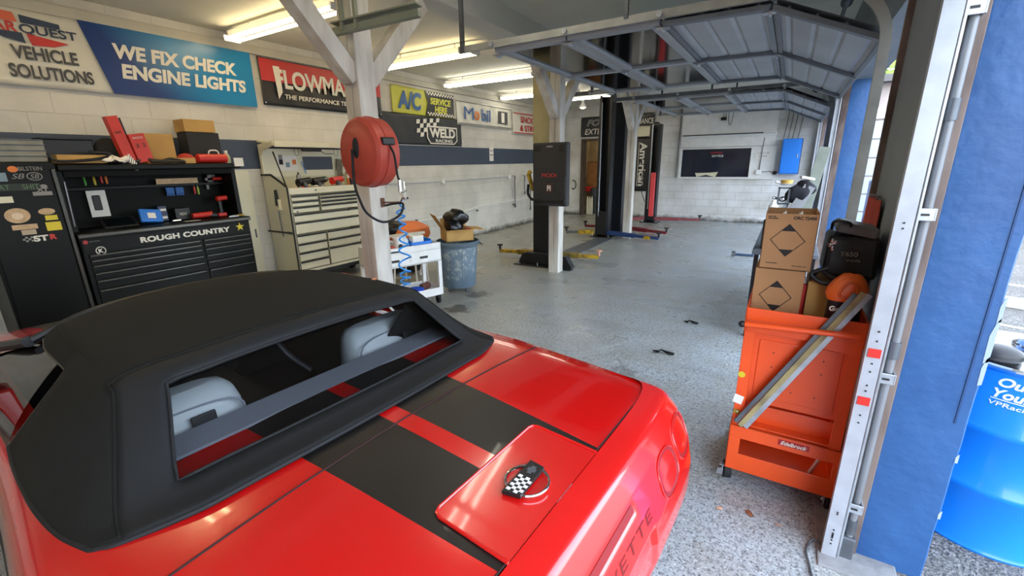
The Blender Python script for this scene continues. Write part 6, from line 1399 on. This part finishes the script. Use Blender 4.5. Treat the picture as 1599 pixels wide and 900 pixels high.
# ================================================================= BENCH AND CLUTTER by the far pier
WB = thing('work_bench', 'long grey metal bench behind the stacked hazard cartons', 'bench', (.06, 5.7, 0))
ob('bench_top', m_dgalv, WB, (-.28, .26, -.92, .92, .86, .90), bevel=.004)
for sx in (-.24, .22):
    for sy in (-.86, .86): ob('leg', m_blackp, WB, (sx - .02, sx + .02, sy - .02, sy + .02, 0, .86), bevel=.003)
ob('lower_shelf', m_dgalv, WB, (-.26, .24, -.88, .88, .28, .30))
BZ = .902
def bench(name, label, cat, x, y, z=BZ, rz=0): return thing(name, label, cat, (x, y, z), rz)
r = bench('plank', 'wide grey plank leaning against the far door track, rightmost of the planks', 'plank', .19, 5.45); mb = MB(); mb.bar((-.06, 0, .0), (.07, .10, .95), .10, .03, up=(0, 1, 0)); mb.build('board', M('grey_green_board', '#8d9488', .7, var=.2, vscale=6), r, bevel=.003)
r = bench('plank', 'dark grey board with a round hole leaning left on the bench', 'plank', .02, 5.25); mb = MB(); mb.bar((-.09, 0, .0), (.16, .12, .58), .10, .025, up=(0, 1, 0)); mb.build('board', M('grey_board', '#8a8b8d', .7, var=.2, vscale=6), r, bevel=.003); mb = MB(); mb.cyl((.045, .02, .30), (.045, .05, .30), .014, seg=14); mb.build('bolt_hole', m_black, r)
r = bench('white_lath', 'narrow white slat leaning beside the boards on the bench', 'slat', -.05, 5.35); mb = MB(); mb.bar((-.06, 0, 0), (.10, .1, .55), .05, .02, up=(0, 1, 0)); mb.build('slat', m_galv, r)
r = bench('black_jacket', 'black cloth draped over the leaning boards on the bench', 'jacket', .09, 5.40, BZ + .50)
mb = MB(); mb.sph((0, 0, .0), .13, (.85, .7, .72), 20); mb.sph((.06, .02, .06), .09, (1, .7, .8), 14)
for v in mb.bm.verts: v.co += Vector((math.sin(v.co.z * 40), math.cos(v.co.x * 45), math.sin(v.co.y * 50 + v.co.x * 30))) * .010
mb.build('cloth', M('black_jacket_cloth', '#1b1b22', .9, bump=.5, bscale=12), r, smooth=True)
r = bench('jack_stand_tower', 'dark steel parts rack standing at the left front of the bench', 'rack', -.03, 5.05)
ob('rack_frame', m_dgalv, r, (-.05, -.035, -.05, .05, 0, .58), (.035, .05, -.05, .05, 0, .58), (-.05, .05, -.05, .05, .25, .26), (-.05, .05, -.05, .05, .42, .43), (-.05, .05, -.05, .05, .57, .58))
r = bench('red_white_bottle', 'white bottle with a red label on top of a dark tin at the bench end', 'bottle', -.10, 4.95, BZ + .28); mb = MB(); mb.lathe([(0, 0), (.042, 0), (.042, .13), (.02, .16), (.018, .19), (0, .19)], seg=20); mb.build('bottle_body', m_whitep, r, smooth=40); ob('red_label', m_red, r, (-.034, .034, -.0435, -.030, .04, .11))
r = bench('dark_tin', 'tall dark tin under the red and white bottle', 'tin', -.10, 4.95); mb = MB(); mb.lathe([(0, 0), (.065, 0), (.065, .272), (.06, .278), (0, .278)], seg=24); mb.build('tin_body', m_blackp, r, smooth=40)
for k, (x, z, mt, lab, sc) in enumerate(((.0, .585, m_white, 'white plastic spray head on top of the parts rack', (1.4, 1, .6)), (-.03, .435, m_chrome, 'shiny metal fitting in the middle of the parts rack', (1, 1, .8)), (.0, .268, m_lbl, 'white rag ball low in the parts rack', (1, 1, .9)))):
    r = bench('spare_fitting', lab, 'fitting', -.03 + x * .2, 5.05, BZ + z); mb = MB(); mb.sph((0, 0, .035), .034, sc, 14); mb.cyl((-.02, 0, .03), (-.08, -.02, .05), .012, seg=10); mb.build('fitting_body', mt, r, smooth=40)
r = bench('yellow_tape_roll', 'yellow tape roll lying on top of the parts rack', 'tape roll', -.02, 5.05, BZ + .62); mb = MB(); mb.lathe([(.03, 0), (.05, 0), (.05, .03), (.03, .03), (.03, 0)], seg=20); mb.build('roll', M('tan_tape', '#c9a24a', .5), r, smooth=40)
r = bench('green_white_pack', 'flat white and green packet lying on the black cloth', 'packet', .15, 5.42, BZ + .635); mb = MB(); mb.box((0, 0, .02), (.12, .08, .025), (0, .2, .2)); mb.build('packet', m_lbl, r, bevel=.006)
# hanging cable hooks / cords on the corner above
r = thing('hanging_cords', 'dark cords hanging down the back wall above the blue cabinet', 'cord', (-.02, 14.12, 3.1))
for i, dx in enumerate((-.20, -.10, .0, .12)): mb = MB(); mb.tube([(dx, 0, .1), (dx - .02, 0, -.4), (dx - .06, 0, -.86)], .010, seg=6); mb.build('cord', m_dgalv, r)
r = thing('blue_wall_cabinet', 'bright blue metal wall cabinet at the right end of the back wall', 'cabinet', (-.06, 14.2, 1.36))
ob('cabinet_body', m_bluep, r, (-.22, .22, -.26, 0, 0, .88), bevel=.008); ob('door', m_bluep, r, (-.20, .20, -.275, -.262, .02, .86), bevel=.004); ob('frame', m_dgalv, r, (.222, .232, -.27, -.02, 0, .88)); ob('handle', m_galv, r, (.14, .16, -.295, -.277, .40, .50), bevel=.002)
r = thing('tube_fitting', 'long unlit white tube light fixed across the board above the office window', 'tube light', (-1.66, 14.16, 2.39))
ob('housing', m_white, r, (-1.20, 1.22, -.05, 0, -.05, .06), bevel=.004); mb = MB(); mb.cyl((-1.18, -.075, 0), (1.18, -.075, .0), .018, seg=12); mb.build('tube', m_tubeoff, r, smooth=True); ob('dark_slot', m_black, r, (-1.15, .9, -.054, -.05, .012, .045))
r = thing('wall_sign', 'small white lettered sign on the board right of the office window', 'sign', (-.70, 14.18, 1.85)); ob('sign_plate', m_lbl, r, (-.19, .19, -.012, -.002, -.11, .11)); txt('CASH OR', .05, r, m_lblg, (0, -.0135, .05), .28); txt('CARD', .05, r, m_lblg, (0, -.0135, -.03), .2)
r = thing('socket_box', 'white socket box with a cable, fed by a vertical conduit on the back wall', 'socket box', (-.75, 14.18, 1.40)); ob('box', m_whitep, r, (-.07, .07, -.07, -.002, -.06, .06), bevel=.006); mb = MB(); mb.tube([(.0, -.02, .06), (.03, -.02, .9)], .010, seg=8); mb.build('conduit', m_dgalv, r); mb = MB(); mb.tube([(.07, -.03, .0), (.25, -.03, .02), (.36, -.03, -.02)], .008, seg=8); mb.build('cable', m_dgalv, r); mb = MB(); mb.box((.38, -.03, -.02), (.09, .06, .09)); mb.build('small_box', m_blackp, r, bevel=.004)
r = thing('drop_cords', 'pull cords and a small hook hanging above the tube light on the back wall', 'cord', (-1.68, 14.10, 2.95))
for dx in (-.10, -.04): mb = MB(); mb.tube([(dx, 0, .45), (dx, 0, -.10)], .008, seg=6); mb.build('cord', m_dgalv, r)
mb = MB(); mb.tube([(.02, 0, .4), (.03, 0, -.1), (.08, 0, -.3), (.14, 0, -.05), (.16, 0, .4)], .008, seg=6, smooth=4); mb.build('looped_cord', m_dgalv, r, smooth=True); ob('hook', m_blackp, r, (-.16, -.02, -.02, .02, -.16, -.08))
r = thing('wall_conduit', 'thin dark conduit running up the back wall left of the office window', 'conduit', (-2.93, 14.19, 0)); mb = MB(); mb.tube([(0, -.02, 1.25), (0.02, -.02, 3.15)], .012, seg=8); mb.build('pipe', m_dgalv, r)
# doorway contents
r = thing('wooden_cabinet', 'brown wooden cabinet seen through the back doorway', 'cabinet', (-5.88, 15.35, 0)); ob('cabinet_body', M('brown_wood', '#b07a45', .6, var=.3, vscale=6), r, (-.35, .35, 0, .4, 0, 1.75), bevel=.006); ob('door', M('brown_wood_door', '#bd8850', .6, var=.2, vscale=6), r, (-.32, .0, -.015, -.001, .1, 1.7), (.02, .32, -.015, -.001, .1, 1.7), bevel=.004)
r = thing('oil_drum', 'dark grey drum standing just inside the back doorway', 'drum', (-5.62, 14.88, 0)); mb = MB(); mb.lathe([(0, 0), (.24, 0), (.245, .3), (.25, .31), (.245, .32), (.245, .58), (.25, .59), (.245, .6), (.24, .86), (0, .86)], seg=32); mb.build('drum_body', M('dark_grey_drum', '#4a5258', .5), r, smooth=40)
r = thing('red_bin', 'red plastic bin on top of a stack in the back doorway', 'bin', (-6.06, 14.95, .74)); mb = MB(); mb.b2(-.17, .17, -.15, .15, 0, .16); mb.build('bin_shell', m_red, r, bevel=.02)
r = thing('metal_shelf', 'low steel shelf under the red bin in the back doorway', 'shelf', (-6.06, 14.95, 0)); ob('shelf_board', m_dgalv, r, (-.19, .19, -.17, .17, .71, .738), (-.19, .19, -.17, .17, .3, .32)); [ob('leg', m_dgalv, r, (a, a + .02, b, b + .02, 0, .71)) for a in (-.19, .17) for b in (-.17, .15)]
for k, x in enumerate((-5.86, -5.78, -5.70)):
    r = thing('gas_cylinder', ('leftmost', 'middle', 'rightmost')[k] + ' pale cylinder standing at the foot of the back doorway', 'cylinder', (x, 14.52, 0), 0, 'pale cylinders in the doorway'); mb = MB(); mb.lathe([(0, 0), (.038, 0), (.038, .5), (.02, .56), (.012, .6), (0, .6)], seg=16); mb.build('cylinder_body', m_cream, r, smooth=40)
# ================================================================= outside, across the lot
r = thing('neighbour_garage', 'neighbouring building with a white panelled garage door, seen past the door track', 'building', (3.2, 14.0, 0))
ob('wall', M('pinkish_siding', '#a79a95', .8, var=.1), r, (-2.2, 5, 0, 4, 0, 3.4)); ob('lintel', m_white, r, (-1.9, 1.5, -.06, 0, 2.62, 2.86))
for i in range(6): ob('door_panel', M('blueish_white_panel', '#aab6c0', .5), r, (-1.8, 1.4, -.03, 0, .02 + i * .43, .42 + i * .43), bevel=.02)
ob('roof', M('dark_roof', '#4a4b4d', .8), r, (-2.4, 5.2, -.3, 4.2, 3.4, 3.55))
r = thing('vending_machine', 'blue vending machine with a round red and white emblem outside', 'vending machine', (1.62, 10.2, -.011)); ob('machine_body', m_bluep, r, (-.35, .35, 0, .5, 0, 1.35), bevel=.02)
for rr, mt, yy in ((.14, m_whitep, -.003), (.10, m_red, -.006)): mb = MB(); mb.cyl((-.10, yy, 1.05), (-.10, .01, 1.05), rr, seg=28); mb.build('round_emblem', mt, r)
r = thing('tree', 'leafy green tree beyond the neighbouring building', 'tree', (2.4, 21, -.011)); mb = MB(); mb.tube([(0, 0, 0), (.1, 0, 2), (0, 0, 3.6)], [.22, .16, .10], seg=10); mb.build('trunk', M('bark', '#5a4a3a', .9), r)
random.seed(2); mb = MB()
for i in range(420):
    v = Vector((random.gauss(0, 1), random.gauss(0, 1), random.gauss(0, 1))).normalized() * (random.random() ** .4) * 1.9; c = Vector((0, 0, 4.6)) + v; a = Vector((random.gauss(0, 1), random.gauss(0, 1), random.gauss(0, 1))).normalized() * .24; b = a.orthogonal().normalized() * .16; mb.face([c - a, c + b, c + a, c - b])
mb.build('foliage', M('leaf_green', '#7f9a4a', .7, var=.5, vscale=2), r, fix=False)
# red coverall on the inner face of the pier
r = thing('red_coverall', 'faded red cloth hanging on the inner face of the near pier behind the black case', 'cloth', (.43, 3.14, .98))
mb = MB(); mb.grid([[(-.02 - .014 * math.sin(y * 30 + z * 5) - .004 * z, y * (1 - .25 * z), z * .55) for y in [-.20 + .4 * i / 20 for i in range(21)]] for z in [i / 8 for i in range(9)]]); mb.build('cloth', M('faded_red_cloth', '#b5493c', .9, var=.25, vscale=6), r, smooth=True, solid=.006)
mb = MB(); mb.cyl((.008, 0, .56), (-.04, 0, .57), .008, seg=8); mb.build('peg', m_steel, r)
# ================================================================= floor litter
def leaf(label, x, y, s_, a, col):
    mb = MB(); mb.grid([[(-s_, -s_ * .4, .001), (-s_ * .6, 0, .008), (-s_, s_ * .45, .002)], [(0, -s_ * .6, .004), (0, 0, .010), (0, s_ * .6, .003)], [(s_, -s_ * .3, .001), (s_ * .8, 0, .009), (s_ * .9, s_ * .3, .002)]]); tag(mb.build('dead_leaf', col, None, solid=.001), label, 'leaf', None, (x, y, .002), a)
leaf('pale tan dry leaf on the floor below the left caster of the orange cart', -.088, 2.158, .016, .3, M('tan_leaf', '#b98a66', .8)); leaf('long rust brown dry leaf on the floor under the orange cart', .048, 2.198, .026, -.9, M('rust_leaf', '#8a5236', .8)); leaf('small faded leaf on the floor nearest the white track', .175, 2.185, .016, .1, M('faded_leaf', '#8f7060', .8))
for x, y, s_, lab in ((-.805, 3.983, 1.0, 'twisted black rubber scrap on the floor right of the car tail, nearer one'), (-.733, 4.948, .75, 'small twisted black rubber scrap farther down the floor')):
    mb = MB(); mb.tube([(-.09 * s_, .01, .012), (-.04 * s_, -.01, .014), (-.02 * s_, .03, .02), (.03 * s_, .01, .012), (.09 * s_, -.02, .012), (.05 * s_, -.03, .012)], [.006, .014, .007, .012, .014, .006], seg=8); tag(mb.build('rubber_scrap', m_rubber, None, smooth=True), lab, 'scrap', None, (x, y, .002), .2)
mb = MB(); mb.tube([(0, .20, .006), (-.012, .14, .008), (.0, .06, .006), (.012, -.05, .006), (.005, -.2, .006)], .005, seg=8, smooth=5); mb.tube([(0, .20, .006), (.02, .225, .02), (.05, .21, .01)], .005, seg=8, smooth=4); tag(mb.build('floor_cable', m_dgalv, None, smooth=True), 'thin grey cable on the floor at the foot of the white door track', 'cable', None, (.30, 1.93, .0015))
r = thing('floor_valve', 'small blue and steel tool lying on the far floor left of the hazard cartons', 'hand tool', (-.52, 9.0, 0)); mb = MB(); mb.cyl((-.16, 0, .05), (.14, 0, .05), .025, seg=12); mb.build('tool_body', M('slate_blue', '#3a4f6a', .5), r); mb = MB(); mb.cyl((-.16, 0, .06), (-.22, .0, .06), .05, seg=14); mb.build('tool_head', m_steel, r)
mb = MB(); pts = [(-1.55, 3.0), (-1.45, 3.25), (-1.50, 3.5), (-1.30, 3.9), (-1.05, 4.3), (-.98, 4.6), (-.80, 4.9), (-.85, 5.3), (-.75, 5.8), (-.80, 6.4), (-.65, 7.0)]

for s_, (px, py) in enumerate(pts): pass
vs = []
for i, p in enumerate(catmull([(a, b, .0008) for a, b in pts], 6)):
    j = .012 * math.sin(i * 2.1) + .01 * math.sin(i * 5.3); vs.append((p.x + j, p.y, .0008))
mb.grid([[(x - .005, y, z), (x + .004, y, z + .0004)] for x, y, z in vs]); o = mb.build('trim_10', M('pale_crack_filler', '#b9bcbb', .7), None); o['kind'] = 'structure'
